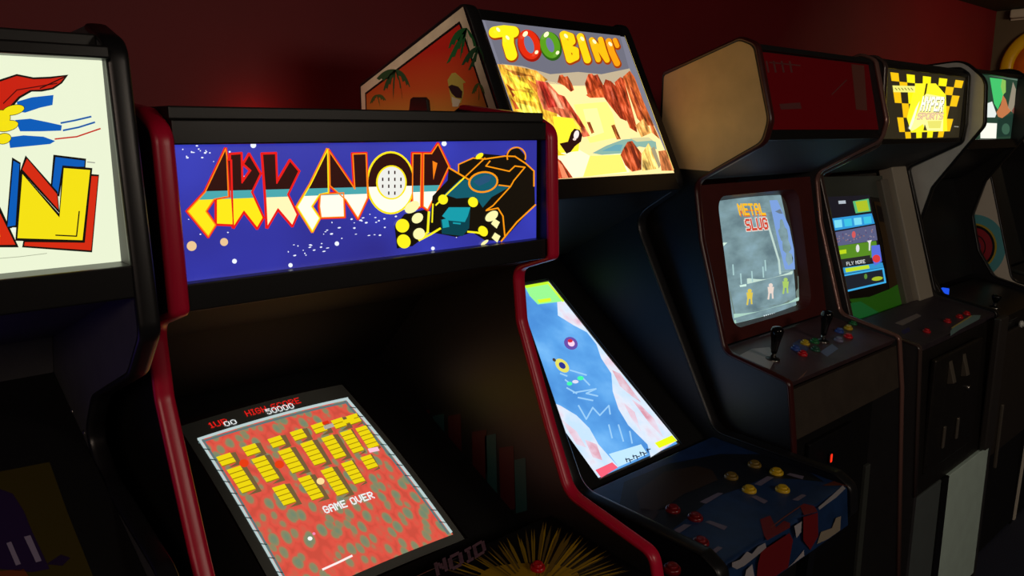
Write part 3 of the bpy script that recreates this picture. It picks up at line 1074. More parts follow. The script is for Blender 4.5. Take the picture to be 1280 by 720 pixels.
# spires
for p, c in ((((330, 285), (338, 255), (352, 252), (360, 262), (374, 258), (392, 290), (402, 318), (388, 326), (360, 300)), (168, 64, 26)),
             (((352, 262), (362, 262), (396, 320), (388, 324)), (110, 34, 20)),
             (((448, 290), (462, 250), (478, 248), (486, 256), (502, 250), (528, 300), (532, 345), (490, 350), (462, 348)), (166, 58, 24)),
             (((486, 256), (498, 254), (524, 310), (512, 316)), (104, 30, 18)), (((452, 340), (520, 300), (530, 350), (470, 352)), (196, 80, 34)),
             (((526, 300), (536, 272), (560, 280), (580, 300), (622, 420), (628, 452), (600, 440), (552, 380), (530, 350)), (158, 52, 24)),
             (((575, 285), (600, 262), (614, 268), (668, 470), (672, 500), (640, 480), (610, 400)), (172, 62, 26)),
             (((610, 262), (640, 235), (660, 262), (700, 370), (744, 470), (700, 470), (672, 440)), (186, 84, 36)),
             (((596, 290), (610, 300), (660, 450), (650, 460)), (100, 32, 18)), (((640, 300), (655, 310), (700, 430), (690, 440)), (110, 36, 20)), (((545, 300), (558, 300), (600, 420), (590, 420)), (104, 34, 20)),
             (((630, 260), (640, 250), (650, 280)), (90, 100, 50)), (((560, 470), (575, 465), (602, 528), (585, 530)), (160, 84, 34)), (((664, 470), (700, 440), (736, 500), (690, 520)), (226, 160, 80)),
             (((700, 380), (742, 470), (770, 530), (735, 500)), (190, 96, 46))):
    art.poly(c6(*p), rock(c), 4)
art.poly(c6((400, 380), (540, 368), (568, 420), (590, 520), (470, 545), (430, 470)), G((250, 226, 120)), 3)
art.poly(c6((440, 400), (500, 395), (530, 500), (470, 520)), G((252, 238, 150)), 4)
art.poly(c6((480, 588), (540, 556), (610, 530), (700, 522), (752, 540), (756, 572), (680, 560), (600, 590), (520, 596)), G((126, 164, 150)), 4)
art.poly(c6((520, 580), (580, 552), (610, 552), (600, 580)), G((96, 150, 160)), 5)
art.poly(c6((640, 524), (720, 520), (740, 534), (670, 540)), G((196, 190, 140)), 5)
art.poly(c6((320, 700), (320, 560), (400, 560), (470, 600), (600, 590), (640, 670)), G((255, 248, 196), 1.3), 3)
art.poly(c6((470, 600), (600, 594), (628, 668), (440, 690)), G((255, 232, 110), 1.2), 4)
art.poly(c6((600, 596), (612, 570), (630, 540), (650, 536), (690, 590), (690, 660), (650, 668), (620, 640)), rock((170, 66, 30)), 5)
art.poly(c6((640, 560), (655, 560), (684, 640), (676, 660)), G((100, 34, 20)), 6)
art.poly(c6((692, 590), (720, 545), (740, 580), (762, 655), (694, 664)), rock((232, 188, 96)), 5)
art.poly(c6((730, 570), (745, 560), (772, 640), (764, 655)), G((150, 140, 110)), 6)
art.poly(c6((762, 580), (806, 575), (832, 664), (776, 664)), rock((190, 110, 60)), 5)
art.poly(c6((310, 430), (400, 440), (430, 480), (420, 580), (330, 590)), G((252, 222, 50)), 5)
art.poly(c6((320, 605), (345, 622), (396, 694), (320, 700)), rock((176, 60, 30)), 6)
art.poly(c6((330, 622), (350, 640), (376, 694), (350, 696)), G((222, 130, 90)), 7)
art.poly(c6((338, 548), (374, 540), (388, 500), (402, 484), (424, 490), (436, 512), (430, 540), (404, 560), (386, 584), (368, 592)), G((44, 20, 16), 1), 7)
art.ellipse(*c6((410, 510))[0], 3.2, 5.5, G((235, 215, 210)), 8, rot=15, n=14)
art.ellipse(*c6((402, 530))[0], 2.2, 1.6, G((225, 200, 190)), 8, n=10)
art.poly(c6((322, 560), (345, 590), (370, 598), (330, 600)), G((220, 190, 30)), 6)
# balloon lettering
OUT = G((160, 60, 8), 1.1)
LY = [G((252, 226, 24), 1.2), G((252, 206, 20), 1.2), G((250, 186, 18), 1.15), G((248, 160, 18), 1.1)]


FL = [6]


def fat(strokes, r, m, hi=True):
    for st in strokes:
        st = [c6(p)[0] for p in st]
        art.blob([(x + .8, y + 1.2) for x, y in st], r + 1.3, OUT, FL[0])
    for st in strokes:
        st = [c6(p)[0] for p in st]
        art.blob(st, r, m, FL[0] + 1)
    FL[0] += 2


def gloss(x, y, rx, ry, rot=30):
    q = c6((x, y))[0]
    art.ellipse(q[0], q[1], rx, ry, G((255, 250, 190), 1.3), 24, rot=rot, n=12)


fat([[(60, 72), (100, 66), (140, 70)], [(118, 80), (118, 120), (132, 168)]], 7.2, LY[0])
for cx_, cy_, rx, ry, m, o in ((208, 124, 13.2, 19, G((224, 44, 14), 1.1), G((140, 20, 8))), (298, 126, 12, 17, G((92, 160, 30), 1.05), G((40, 84, 14)))):
    q = c6((cx_, cy_))[0]
    art.ellipse(q[0] + 1, q[1] + 1.5, rx + 1.6, ry + 1.6, o, 5, rot=-18, n=30)
    art.ring(q[0], q[1], rx, ry, 7.6, m, 7, rot=-18)
    art.ellipse(q[0], q[1], rx - 7.4, ry - 7.4, G((100, 108, 140)), 6, rot=-18, n=20)
    gloss(cx_ - 22, cy_ - 40, 4, 2.6, -50)
    gloss(cx_ + 26, cy_ + 38, 2.6, 2, -50)
fat([[(352, 82), (366, 136), (380, 188)], [(356, 80), (386, 90), (392, 112), (372, 128)], [(376, 140), (406, 150), (408, 178), (382, 190)]], 4.2, LY[1])
fat([[(426, 92), (440, 140), (456, 190)]], 4.6, LY[1])
fat([[(474, 106), (486, 146), (502, 190)], [(474, 106), (512, 150), (540, 192)], [(512, 104), (524, 146), (540, 192)]], 3.4, LY[2])
fat([[(546, 112), (560, 160), (582, 206)]], 3.9, LY[3])
fat([[(572, 108), (582, 132)]], 2.8, LY[3])
for x, y in ((70, 66), (110, 100), (360, 92), (430, 104), (482, 116), (550, 126)):
    gloss(x, y, 3.2, 1.8, 50)
art.line([(781, 46), (841.5, 212.5)], 1.6, G((255, 226, 120), 1.1), 9)
art.build('marquee', A)
nrm = Vector((mn.y, mn.z))
bm = bmesh.new()
slab(bm, MT + md * .0, MT + md * .03, -.016, X0, X1)
finish('marquee_frame', bm, M['black_satin'], A, .002)
bm = bmesh.new()
slab(bm, MB_ - md * .055, MB_ - md * .0, -.016, X0, X1)
finish('marquee_frame', bm, M['black_satin'], A, .002)
board('roof_panel', X0, X1, (1.484, 1.972), (1.925, 1.812), -.016, M['black'], A)
boxpart('back_panel', X0, X1, 1.905, 1.922, .02, 1.80, M['black'], A)
board('speaker_panel', X0, X1, (1.265, 1.548), (1.66, 1.33), .016, M['black'], A)
# screen plane
S0, S1 = Vector((1.638, 1.259)), Vector((1.160, .895))
sd = (S1 - S0).normalized()
sN = Vector((sd.y, -sd.x))
if sN.y < 0:
    sN = -sN


def q3(x, t, off=0):
    p = S0 + sd * t + sN * off
    return Vector((x, p.x, p.y))


L_ = (S1 - S0).length
bm = bmesh.new()
for x0, x1, t0, t1 in ((X0, 1.336, -.08, L_ + .055), (1.660, X1, -.08, L_ + .055), (1.336, 1.660, -.08, -.008), (1.336, 1.660, L_ + .008, L_ + .055)):
    pr = [S0 + sd * t0 + sN * .006, S0 + sd * t1 + sN * .006, S0 + sd * t1 - sN * .012, S0 + sd * t0 - sN * .012]
    prism(bm, pr, x0, x1)
finish('monitor_bezel', bm, M['dark_plastic'], A)
spl = Plane(q3(1.5, 0), (0, sN.x, sN.y))
art = Art(spl)
art.add3([q3(1.336, -.008, -.001), q3(1.660, -.008, -.001), q3(1.660, L_ + .008, -.001), q3(1.336, L_ + .008, -.001)], M['glass'])
art.add3([q3(1.344, 0), q3(1.652, 0), q3(1.652, L_), q3(1.344, L_)], mottled('lit_river_water', [(.35, (74, 140, 212)), (.5, (90, 160, 228)), (.68, (120, 186, 244))], 7))


def c7(*p):
    return [(640 + x / 2.482, 330 + y / 2.482) for x, y in p]


WB, PK, PK2 = mottled('lit_snowy_bank', [(.36, (196, 224, 248)), (.52, (222, 230, 244)), (.64, (228, 206, 222)), (.76, (216, 160, 180))], 14), mottled('lit_pink_bank', [(.35, (224, 220, 236)), (.55, (228, 196, 212)), (.72, (214, 150, 168))], 22), mottled('lit_rose_bank', [(.35, (224, 206, 220)), (.52, (220, 172, 186)), (.72, (204, 120, 136))], 22)
# far bank along the right edge and near bank lower left
art.poly(c7((112, 56), (140, 120), (142, 160), (190, 190), (232, 212), (262, 250), (276, 292), (308, 340), (312, 395), (330, 450), (360, 500), (420, 560), (430, 600), (512, 548), (300, 290), (116, 58)), WB, 2)
for p in (((310, 330), (335, 340), (400, 430), (370, 410), (335, 380)), ((370, 420), (400, 440), (440, 480), (470, 540), (430, 500)), ((345, 430), (380, 460), (400, 520), (370, 480))):
    art.poly(c7(*p), PK if p[0][0] != 310 else PK2, 3)
art.poly(c7((100, 420), (150, 440), (200, 470), (240, 510), (268, 560), (330, 630), (268, 664), (100, 470)), WB, 2)
for p in (((150, 480), (200, 520), (230, 570), (200, 560)), ((225, 545), (262, 560), (280, 610), (250, 600))):
    art.poly(c7(*p), PK, 3)
art.poly(c7((258, 640), (310, 616), (328, 632), (276, 664)), G((222, 88, 110)), 4)
art.poly(c7((442, 556), (496, 532), (511, 549), (456, 572)), G((212, 232, 20)), 4)
art.poly(c7((300, 590), (400, 560), (420, 590), (330, 630)), G((190, 228, 250), 1.1), 3)
for k in range(7):
    x, y = 352 + k * 11, 604 - k * 5 + (k % 2) * 7
    art.line(c7((x, y), (x + 4, y + 11)), 1.2, G((30, 40, 60)), 5)
    art.line(c7((x, y + 4), (x + 10, y + 1)), 1.2, G((30, 40, 60)), 5)
art.poly(c7((38, 68), (112, 55), (135, 84), (160, 116), (80, 126), (55, 100)), G((138, 222, 130)), 3)
art.poly(c7((38, 68), (112, 55), (118, 62), (44, 76)), G((176, 226, 40)), 4)
art.poly(c7((78, 112), (118, 106), (122, 116), (84, 122)), G((196, 232, 40)), 4)
art.line(c7((112, 60), (158, 116)), 2.4, G((190, 236, 50)), 4)
# pale wake on the water
for a in (((190, 400), (260, 388), (230, 402), (265, 410)), ((206, 440), (230, 482), (250, 446), (272, 470), (300, 440), (304, 466)), ((180, 330), (230, 345)), ((215, 350), (240, 376)), ((170, 385), (200, 402)), ((205, 415), (250, 424)), ((300, 500), (310, 540)), ((330, 500), (345, 550)), ((365, 520), (372, 556)), ((165, 360), (180, 372)), ((150, 340), (170, 348))):
    art.line(c7(*a), 1.8, G((156, 206, 246), 1.05), 3)
# two floats
q = c7((182, 247))[0]
art.ellipse(q[0], q[1], 9, 7.6, G((94, 70, 150)), 4, rot=35, n=18); art.ellipse(q[0] + .5, q[1], 4.5, 3.8, G((226, 190, 214)), 5, rot=35, n=14); art.ellipse(q[0] - 1, q[1] - 3, 3.2, 2.2, G((190, 40, 60)), 6, n=12)
q = c7((155, 316))[0]
art.ellipse(q[0], q[1], 10.5, 6.6, G((206, 200, 90)), 4, rot=45, n=18); art.ellipse(q[0], q[1], 5, 3.4, G((40, 44, 130)), 5, rot=45, n=14); art.ellipse(q[0] - 10, q[1] - 7, 2.6, 1.8, G((60, 50, 50)), 5, rot=45, n=10)
art.ellipse(*c7((212, 355))[0], 4, 2.6, G((60, 226, 150)), 4, n=12); art.ellipse(*c7((178, 372))[0], 3.4, 2.4, G((60, 226, 150)), 4, n=12); art.ellipse(*c7((196, 366))[0], 4, 2.2, G((200, 200, 220)), 4, n=12)
art.build('screen', A)
# control panel
ca, cb, cc, ce = Vector((.752, .886)), Vector((1.118, .900)), Vector((.742, .868)), Vector((.742, .79))
bm = bmesh.new()
prism(bm, fillet([(1.118, .900), (.752, .886, .012), (.742, .79, .006), (.80, .74), (1.13, .80)]), X0, X1)
panel = finish('control_panel', bm, mat('denim_blue_print', (22, 50, 92), .42, noise=.2, scale=30), A, .001)
tn = Vector((0, -(cb.y - ca.y), cb.x - ca.x))
tpl = Plane((0, ca.x, ca.y), tn)
art = Art(tpl)
art.xlim = (X0 + .001, X1 - .001)


def c8(*p):
    return [(780 + x / 4, 540 + y / 4) for x, y in p]


BR, WS, DRD = printed((88, 66, 46)), printed((176, 172, 178)), printed((118, 18, 24))
art.poly(c8((-120, 440), (0, 250), (220, 160), (480, 110), (700, 104), (960, 180), (1000, 250), (860, 236), (700, 230), (560, 290), (440, 330), (330, 420), (160, 540), (20, 610)), printed((15, 19, 28)), 1)
art.poly(c8((60, 300), (200, 200), (360, 170), (440, 190), (470, 240), (380, 280), (300, 310), (200, 380), (90, 420)), printed((50, 34, 22)), 2)
art.poly(c8((20, 420), (90, 380), (180, 400), (120, 470), (60, 500)), printed((46, 34, 32)), 2)
for p in (((378, 350), (470, 304), (496, 308), (410, 360)), ((650, 262), (716, 222), (750, 228), (684, 270)), ((812, 214), (830, 206), (900, 222), (892, 238)), ((636, 326), (660, 318), (720, 346), (700, 360)), ((840, 340), (890, 312), (912, 318), (870, 346)), ((404, 450), (430, 444), (518, 474), (500, 492)), ((200, 520), (300, 462), (336, 466), (240, 532)), ((412, 610), (470, 572), (494, 580), (440, 622)), ((200, 590), (230, 584), (268, 612), (240, 626))):
    art.poly(c8(*p), printed((112, 104, 124)), 2)
art.poly(c8((990, 270), (1100, 215), (1150, 235), (1150, 270), (1090, 268)), printed((92, 44, 30)), 2)
# white foam along the front edge
top = [(470, 712), (520, 690), (540, 655), (580, 640), (615, 600), (640, 612), (670, 575), (706, 556)]
bot = [(712, 580), (660, 625), (600, 672), (540, 705), (500, 722)]
art.poly(c8(*(top + bot)), WS, 3)
art.poly(c8((972, 378), (1010, 345), (1060, 300), (1094, 268), (1108, 284), (1060, 330), (1010, 366), (976, 392)), WS, 3)
art.poly(c8((680, 440), (730, 420), (760, 480), (800, 446), (830, 458), (830, 480), (716, 545), (700, 520)), DRD, 4)
art.poly(c8((880, 372), (900, 360), (950, 372), (968, 400), (900, 420)), DRD, 4)
art.line(c8((735, 480), (800, 430), (880, 375)), 1.4, printed((120, 60, 40)), 5)
art.build('panel_artwork', panel)
fpl = Plane((0, .7415, .83), (0, -1, .0))
art = Art(fpl)
art.surf.step = .0006
for p, m in ((((850, 470), (888, 446), (884, 500), (862, 530)), WS), (((610, 690), (640, 660), (650, 720), (600, 740)), WS), (((816, 690), (850, 650), (900, 590), (900, 630), (850, 680)), WS),
             (((965, 560), (985, 500), (1040, 480), (1060, 430), (1085, 420), (1080, 500), (1020, 540)), printed((150, 140, 122))),
             (((690, 540), (830, 470), (845, 540), (820, 690), (760, 720), (660, 760), (670, 660)), DRD), (((895, 425), (968, 402), (970, 520), (930, 590), (895, 540)), DRD)):
    pp = []
    for x, y in c8(*p):
        pp.append((x, y))
    P3 = [fpl.at(*q) for q in pp]
    if all(.79 <= v.z <= .9 for v in P3):
        art.poly(pp, m, 1)
    else:
        cl = [Vector((v.x, v.y, min(max(v.z, .793), .874))) for v in P3]
        art.add3(cl, m)
art.build('front_artwork', panel)
YB, RB = mat('yellow_button', (214, 176, 30), .3), mat('dark_red_button', (120, 14, 22), .3)
DYB = mat('worn_yellow_button', (120, 96, 34), .4)
for x, y, m in ((914, 597, DYB), (943, 582, DYB), (936.5, 613.5, YB), (970.5, 591.5, YB), (978, 613, YB)):
    button(A, tpl.at(x, y), tpl.N, .0165, m)
for x, y in ((841, 638), (869, 648), (876, 679), (812, 662), (840, 712)):
    button(A, tpl.at(x, y), tpl.N, .0165, RB)
boxpart('front_panel', X0, X1, .86, .88, .02, .79, M['black'], A)

# =================================================================== 4  cabinet with the unlit dark red marquee
A = thing('arcade_cabinet', 'black arcade cabinet with unlit dark red marquee, scuffed tan side and two joysticks', 'arcade cabinet', (2.14, 1.3, 0), GROUP)
T = .02
X0, X1 = 1.82, 2.46
prof = [(1.75, 0), (1.75, 1.22), (1.37, 1.52), (1.362, 1.848, .01), (1.131, 1.922, .03), (1.086, 1.904, .03), (1.036, 1.723, .05), (1.049, 1.668, .04), (1.245, 1.563, .04), (1.219, 1.411), (1.129, 1.121, .04), (.942, 1.081, .02), (.92, .925), (.874, .305), (.872, 0)]
side(A, prof, X0 - T, M['black'], M['brown_trim'], 3, 13, T, tproud=.0045)
bm = bmesh.new()
prism(bm, fillet([(1.358, 1.60), (1.356, 1.842, .01), (1.131, 1.915, .03), (1.093, 1.899, .03), (1.043, 1.723, .05), (1.056, 1.672, .04), (1.20, 1.594)]), X0 - T - .0012, X0 - T + .001)
finish('scuffed_side_skin', bm, M['tan'], A)  # tan skin paints in the neighbouring marquee's light on this side
side(A, prof, X1, M['charcoal'], mat('worn_glossy_trim', (128, 92, 84), .22, .3), 3, 13, T, tproud=.0045)
board('roof_panel', X0, X1, (1.10, 1.908), (1.36, 1.84), -.014, M['black'], A)
boxpart('back_panel', X0, X1, 1.73, 1.745, .02, 1.2, M['black'], A)
mt, mb2 = Vector((1.103, 1.890)), Vector((1.056, 1.700))
dm = (mt - mb2).normalized()
mpl = Plane((0, mt.x, mt.y), (0, -dm.y, dm.x))
art = Art(mpl)
art.xlim = (X0 + .001, X1 - .001)
art.add3([Vector((X0, mb2.x, mb2.y)), Vector((X1, mb2.x, mb2.y)), Vector((X1, mt.x, mt.y)), Vector((X0, mt.x, mt.y))], mat('dark_red_marquee_glass', (126, 14, 24), .3, spec=.12))
gh = printed((108, 62, 60), .3)
for x in (958, 967, 977, 987):
    art.line([(x, 77), (x + 2.5, 90)], 2.4, gh, 1)
art.line([(962, 78), (1000, 82)], 1.6, gh, 1)
art.poly([(1064, 80), (1080, 82), (1084, 138), (1070, 137)], printed((112, 66, 58), .3), 1)  # this block and the streak below are painted-in glass reflections
art.poly([(974, 130), (1000, 128), (1002, 136), (976, 137)], printed((104, 58, 58), .3), 1)
art.line([(1040, 118), (1058, 100)], 1.4, gh, 1)
art.build('marquee', A)
bm = bmesh.new()
slab(bm, mt, mt + dm * .014, -.012, X0, X1)
finish('marquee_frame', bm, M['black_satin'], A, .002)
bm = bmesh.new()
slab(bm, mb2 - dm * .026, mb2, -.012, X0, X1)
finish('marquee_frame', bm, M['black_satin'], A, .002)
board('speaker_panel', X0, X1, (1.058, 1.676), (1.262, 1.566), .014, mat('blue_grey_speaker_panel', (52, 60, 72), .55), A)
# bezel: maroon surround with rounded opening
Z0, Z1 = Vector((1.262, 1.552)), Vector((1.172, 1.118))
zd = (Z1 - Z0).normalized()
zN = Vector((zd.y, -zd.x))
if zN.x > 0:
    zN = -zN
LZ = (Z1 - Z0).length


def zz(x, t, off=0):
    p = Z0 + zd * t + zN * off
    return Vector((x, p.x, p.y))


def round_rect(x0, x1, t0, t1, r, n=6):
    out = []
    for cx_, ct, a in ((x1 - r, t0 + r, -90), (x1 - r, t1 - r, 0), (x0 + r, t1 - r, 90), (x0 + r, t0 + r, 180)):
        for k in range(n + 1):
            t = math.radians(a + 90 * k / n)
            out.append((cx_ + r * math.cos(t), ct + r * math.sin(t)))
    return out


def bezel(parent, m, x0, x1, t0, t1, hx0, hx1, ht0, ht1, r, fn, depth=.03, front=0.0, name='monitor_bezel', flare=.014):
    """frame with a rounded, inward-sloping opening"""
    inner = round_rect(hx0, hx1, ht0, ht1, r)
    outer = []
    cx_, ct = (hx0 + hx1) / 2, (ht0 + ht1) / 2
    n = len(inner)
    for u, t in inner:
        # push out to the rectangle
        du, dt = u - cx_, t - ct
        s = min((x1 - cx_) / du if du > 1e-9 else (x0 - cx_) / du if du < -1e-9 else 1e9, (t1 - ct) / dt if dt > 1e-9 else (t0 - ct) / dt if dt < -1e-9 else 1e9)
        outer.append((cx_ + du * s, ct + dt * s))
    bm = bmesh.new()
    vo = [bm.verts.new(fn(u, t, front)) for u, t in outer]
    vi = [bm.verts.new(fn(u, t, front)) for u, t in inner]
    sm_ = [(cx_ + (u - cx_) * (1 - flare / (hx1 - hx0) * 2), ct + (t - ct) * (1 - flare / (ht1 - ht0) * 2)) for u, t in inner]
    vb = [bm.verts.new(fn(u, t, front - depth)) for u, t in sm_]
    for i in range(n):
        j = (i + 1) % n
        bm.faces.new((vo[i], vo[j], vi[j], vi[i]))
        bm.faces.new((vi[i], vi[j], vb[j], vb[i]))
    # corner triangles of the outer rectangle
    for cxn, ctn in ((x0, t0), (x1, t0), (x1, t1), (x0, t1)):
        k = min(range(n), key=lambda i: (outer[i][0] - cxn) ** 2 + (outer[i][1] - ctn) ** 2)
        c = bm.verts.new(fn(cxn, ctn, front))
        for a_, b_ in ((k - 1, k), (k, (k + 1) % n)):
            try:
                bm.faces.new((vo[a_], vo[b_], c))
            except ValueError:
                pass
    o = finish(name, bm, m, parent)
    return o


bezel(A, M['maroon'], X0, X1, .0, LZ, 1.925, 2.375, .035, LZ - .035, .04, zz, depth=.045)
tube = Tube((1.93, 1.295, 1.512), (2.335, 1.295, 1.512), (2.335, 1.212, 1.148), (1.93, 1.212, 1.148), .020)
art = Art(tube)
us = [-.03] + [i / 12 for i in range(13)] + [1.1]
vs = [-.05] + [i / 12 for i in range(13)] + [1.05]
bgm = bpy.data.materials.new('lit_hazy_blue_scene')
bgm.use_nodes = True
nt = bgm.node_tree
b = nt.nodes['Principled BSDF']
b.inputs['Base Color'].default_value = (.01, .01, .01, 1); b.inputs['Roughness'].default_value = .25; b.inputs['Specular IOR Level'].default_value = .25
uvn = nt.nodes.new('ShaderNodeUVMap'); mp = nt.nodes.new('ShaderNodeMapping'); mp.inputs['Scale'].default_value = (3, 6, 1)
nz = nt.nodes.new('ShaderNodeTexNoise'); nz.inputs['Scale'].default_value = 1.2; nz.inputs['Detail'].default_value = 4
rp = ramp_node(nt, [(.3, (98, 122, 130)), (.5, (124, 152, 158)), (.7, (140, 172, 184))])
nt.links.new(uvn.outputs['UV'], mp.inputs['Vector']); nt.links.new(mp.outputs['Vector'], nz.inputs['Vector']); nt.links.new(nz.outputs['Fac'], rp.inputs['Fac']); nt.links.new(rp.outputs['Color'], b.inputs['Emission Color']); b.inputs['Emission Strength'].default_value = 1
art.uvs = []
for v in vs:
    for u in us:
        art.v.append(tube.S(u, v)); art.uvs.append((u, v))
gi, pi_ = art.mi(M['glass']), art.mi(bgm)
nu = len(us)
for j in range(len(vs) - 1):
    for i in range(nu - 1):
        art.f.append((j * nu + i, j * nu + i + 1, (j + 1) * nu + i + 1, (j + 1) * nu + i))
        art.m.append(pi_ if 1 <= i < nu - 2 and 1 <= j < len(vs) - 2 else gi)


def c9(*p):
    return [(870 + x / 3.6, 220 + y / 3.6) for x, y in p]


art.poly(c9((330, 110), (365, 108), (420, 230), (440, 330), (445, 420), (400, 420), (370, 300)), G((110, 142, 196)), 1)
art.poly(c9((90, 170), (300, 140), (380, 150), (390, 170), (280, 165), (100, 190)), G((92, 108, 122)), 1)
art.line(c9((315, 190), (372, 380), (378, 440)), 2.4, G((190, 214, 206), 1.05), 2)
art.poly(c9((228, 462), (380, 432), (436, 428), (432, 442), (370, 452), (230, 486)), G((196, 222, 208), 1.05), 2)
art.poly(c9((195, 492), (225, 486), (226, 496), (198, 500)), G((186, 214, 202)), 2)
art.poly(c9((150, 520), (460, 450), (464, 560), (170, 620)), G((96, 112, 104)), 1)
art.poly(c9((168, 622), (462, 545), (464, 560), (170, 640)), G((152, 186, 172)), 2)
art.poly(c9((170, 650), (464, 572), (464, 590), (172, 664)), G((140, 176, 162)), 2)
art.poly(c9((98, 300), (140, 300), (120, 318), (104, 316)), G((190, 214, 200)), 2)
for x, y in ((165, 400), (200, 440), (310, 380), (300, 410), (250, 430)):
    art.line(c9((x, y), (x + 3, y + 45)), 1.6, G((150, 182, 182)), 2)
for x, y, m in ((240, 535, G((196, 176, 70))), (335, 510, G((206, 190, 180))), (402, 485, G((150, 180, 90)))):
    q = c9((x, y))[0]
    art.ellipse(q[0], q[1] - 5, 2.6, 2.6, m, 3, n=12)
    art.poly([(q[0] - 4, q[1] - 3), (q[0] + 4, q[1] - 3), (q[0] + 3, q[1] + 5), (q[0] - 3, q[1] + 5)], m, 3)
    art.line([(q[0] - 2, q[1] + 5), (q[0] - 3, q[1] + 12)], 2, m, 3)
    art.line([(q[0] + 2, q[1] + 5), (q[0] + 2.5, q[1] + 11)], 2, m, 3)
text(art, 'METAL', c9((182, 126))[0], c9((300, 124))[0], (3.5, 14), G((250, 190, 40), 1.05), 4, bold=.22)
text(art, 'METAL', c9((190, 154))[0], c9((306, 152))[0], (2.5, 8), G((214, 104, 40), 1.05), 3, bold=.22)
text(art, 'SLUG', c9((216, 196))[0], c9((314, 188))[0], (3, 14), G((235, 225, 215), 1.0), 3, bold=.75)
text(art, 'SLUG', c9((216, 196))[0], c9((314, 188))[0], (3, 14), G((206, 70, 50), 1.05), 4, bold=.25)
for k in range(6):
    art.line(c9((306 + k * 9, 628 - k * 2), (308 + k * 9, 640 - k * 2)), 1.3, G((220, 235, 240), 1.1), 3)
art.build('screen', A, smooth=True)
# control panel
ka, kb = Vector((.948, 1.074)), Vector((1.175, 1.112))
bm = bmesh.new()
prism(bm, [ka, kb, kb + Vector((0, -.02)), ka + Vector((.012, -.02))], X0, X1)
panel = finish('control_panel', bm, mat('purple_brown_panel_print', (74, 54, 58), .4, noise=.25, scale=14), A, .001)
kn = Vector((0, -(kb.y - ka.y), kb.x - ka.x))
kpl = Plane((0, ka.x, ka.y), kn)
art = Art(kpl)
art.xlim = (X0 + .001, X1 - .001)
art.poly([(921, 446), (940, 436), (962, 434), (970, 448), (962, 462)], printed((168, 168, 170)), 1)
for p, c in ((((1025, 440), (1040, 430), (1048, 436), (1034, 446)), (110, 120, 150)), (((990, 430), (1000, 424), (1012, 436), (1000, 444)), (60, 70, 110)), (((1010, 462), (1004, 470), (996, 476)), (150, 110, 90))):
    art.poly(p, printed(c), 1)
art.build('panel_artwork', panel)
for x, y in ((966, 449), (1028, 426)):
    joystick(A, kpl.at(x, y), Vector((.0, -.1, 1)), .092)
for x, y, c in ((994, 437, (50, 80, 160)), (1006, 430, (200, 170, 40)), (1018, 428, (30, 110, 60)), (1003, 443.5, (206, 20, 34)), (1049, 415, (50, 80, 160)), (1060, 411, (200, 170, 40)), (1066, 405, (30, 110, 60)), (1060, 421.5, (206, 20, 34)), (1019, 438, (40, 90, 70)), (1048, 426, (120, 120, 150))):
    button(A, kpl.at(x, y), kpl.N, .0135, mat('button_%02x%02x%02x' % c, c, .28))
board('panel_front', X0, X1, (.925, .925), (.945, 1.054), -.016, mat('brown_black_laminate', (58, 50, 42), .5, noise=.15, scale=25), A)
boxpart('front_panel', X0, X1, 1.0, 1.018, .02, .925, MB, A)  # black puts the shade under the control panel into its colour
fq = Plane((0, .99, 0), (0, -1, 0))
boxpart('lower_door', fq.at(1076, 650).x, X1, .988, 1.0, .02, fq.at(1090, 578).z, M['slate_dark'], A)  # lighter board paints in the light on the lower front panel
cd = boxpart('coin_door', 2.03, 2.30, .985, 1.0, .45, .84, M['black_satin'], A, .004)
P = onp = Plane((0, .984, 0), (0, -1, 0)).at(1037, 572)
bm = bmesh.new(); box(bm, P.x - .011, P.x + .011, .979, .985, P.z - .016, P.z + .016)
slot = finish('coin_slot', bm, M['black_satin'], cd, .002)
bm = bmesh.new()
pts = round_rect(P.x - .0065, P.x + .0065, P.z - .013, P.z + .013, .005)
pin = round_rect(P.x - .004, P.x + .004, P.z - .0105, P.z + .0105, .003)
va = [bm.verts.new((x, .9785, z)) for x, z in pts]; vb = [bm.verts.new((x, .9785, z)) for x, z in pin]
for i in range(len(va)):
    j = (i + 1) % len(va)
    bm.faces.new((va[i], va[j], vb[j], vb[i]))
vc = [bm.verts.new((x, .9778, z)) for x, z in pin]
bm.faces.new(vc)
finish('slot_light', bm, glow((255, 50, 24), 1.1), slot)

# =================================================================== 5  yellow checkered marquee cabinet
A = thing('arcade_cabinet', 'black arcade cabinet with yellow and black checkered marquee and pale kick panel', 'arcade cabinet', (2.8, 1.3, 0), GROUP)
T = .022
X0, X1 = 2.512, 3.190
prof = [(1.80, 0), (1.80, 1.3), (1.40, 1.65), (1.38, 1.918, .03), (1.10, 1.918, .03), (1.068, 1.895, .03), (1.060, 1.72, .04), (1.066, 1.652, .03), (1.246, 1.556, .02), (1.104, 1.095, .03), (.890, 1.056, .02), (.86, .575), (.86, 0)]
sideL = side(A, prof, X0 - T, M['charcoal'], mat('glossy_dark_trim', (70, 56, 52), .22), 3, 11, T, tproud=.003)
side(A, prof, X1, M['charcoal'], M['black_trim'], 3, 11, T, tproud=.003)
boxpart('roof_panel', X0, X1, 1.085, 1.38, 1.895, 1.91, M['black'], A)
boxpart('back_panel', X0, X1, 1.78, 1.795, .02, 1.28, M['black'], A)
yq = 1.078
pl = Plane((0, yq, 0), (0, -1, 0))
art = Art(pl)
art.xlim = (X0 + .001, X1 - .001)
art.add3([Vector((X0, yq, 1.672)), Vector((X1, yq, 1.672)), Vector((X1, yq, 1.882)), Vector((X0, yq, 1.882))], glow((46, 40, 26), 1))


def ca_(*p):
    return [(1090 + x / 5.537, 70 + y / 5.537) for x, y in p]


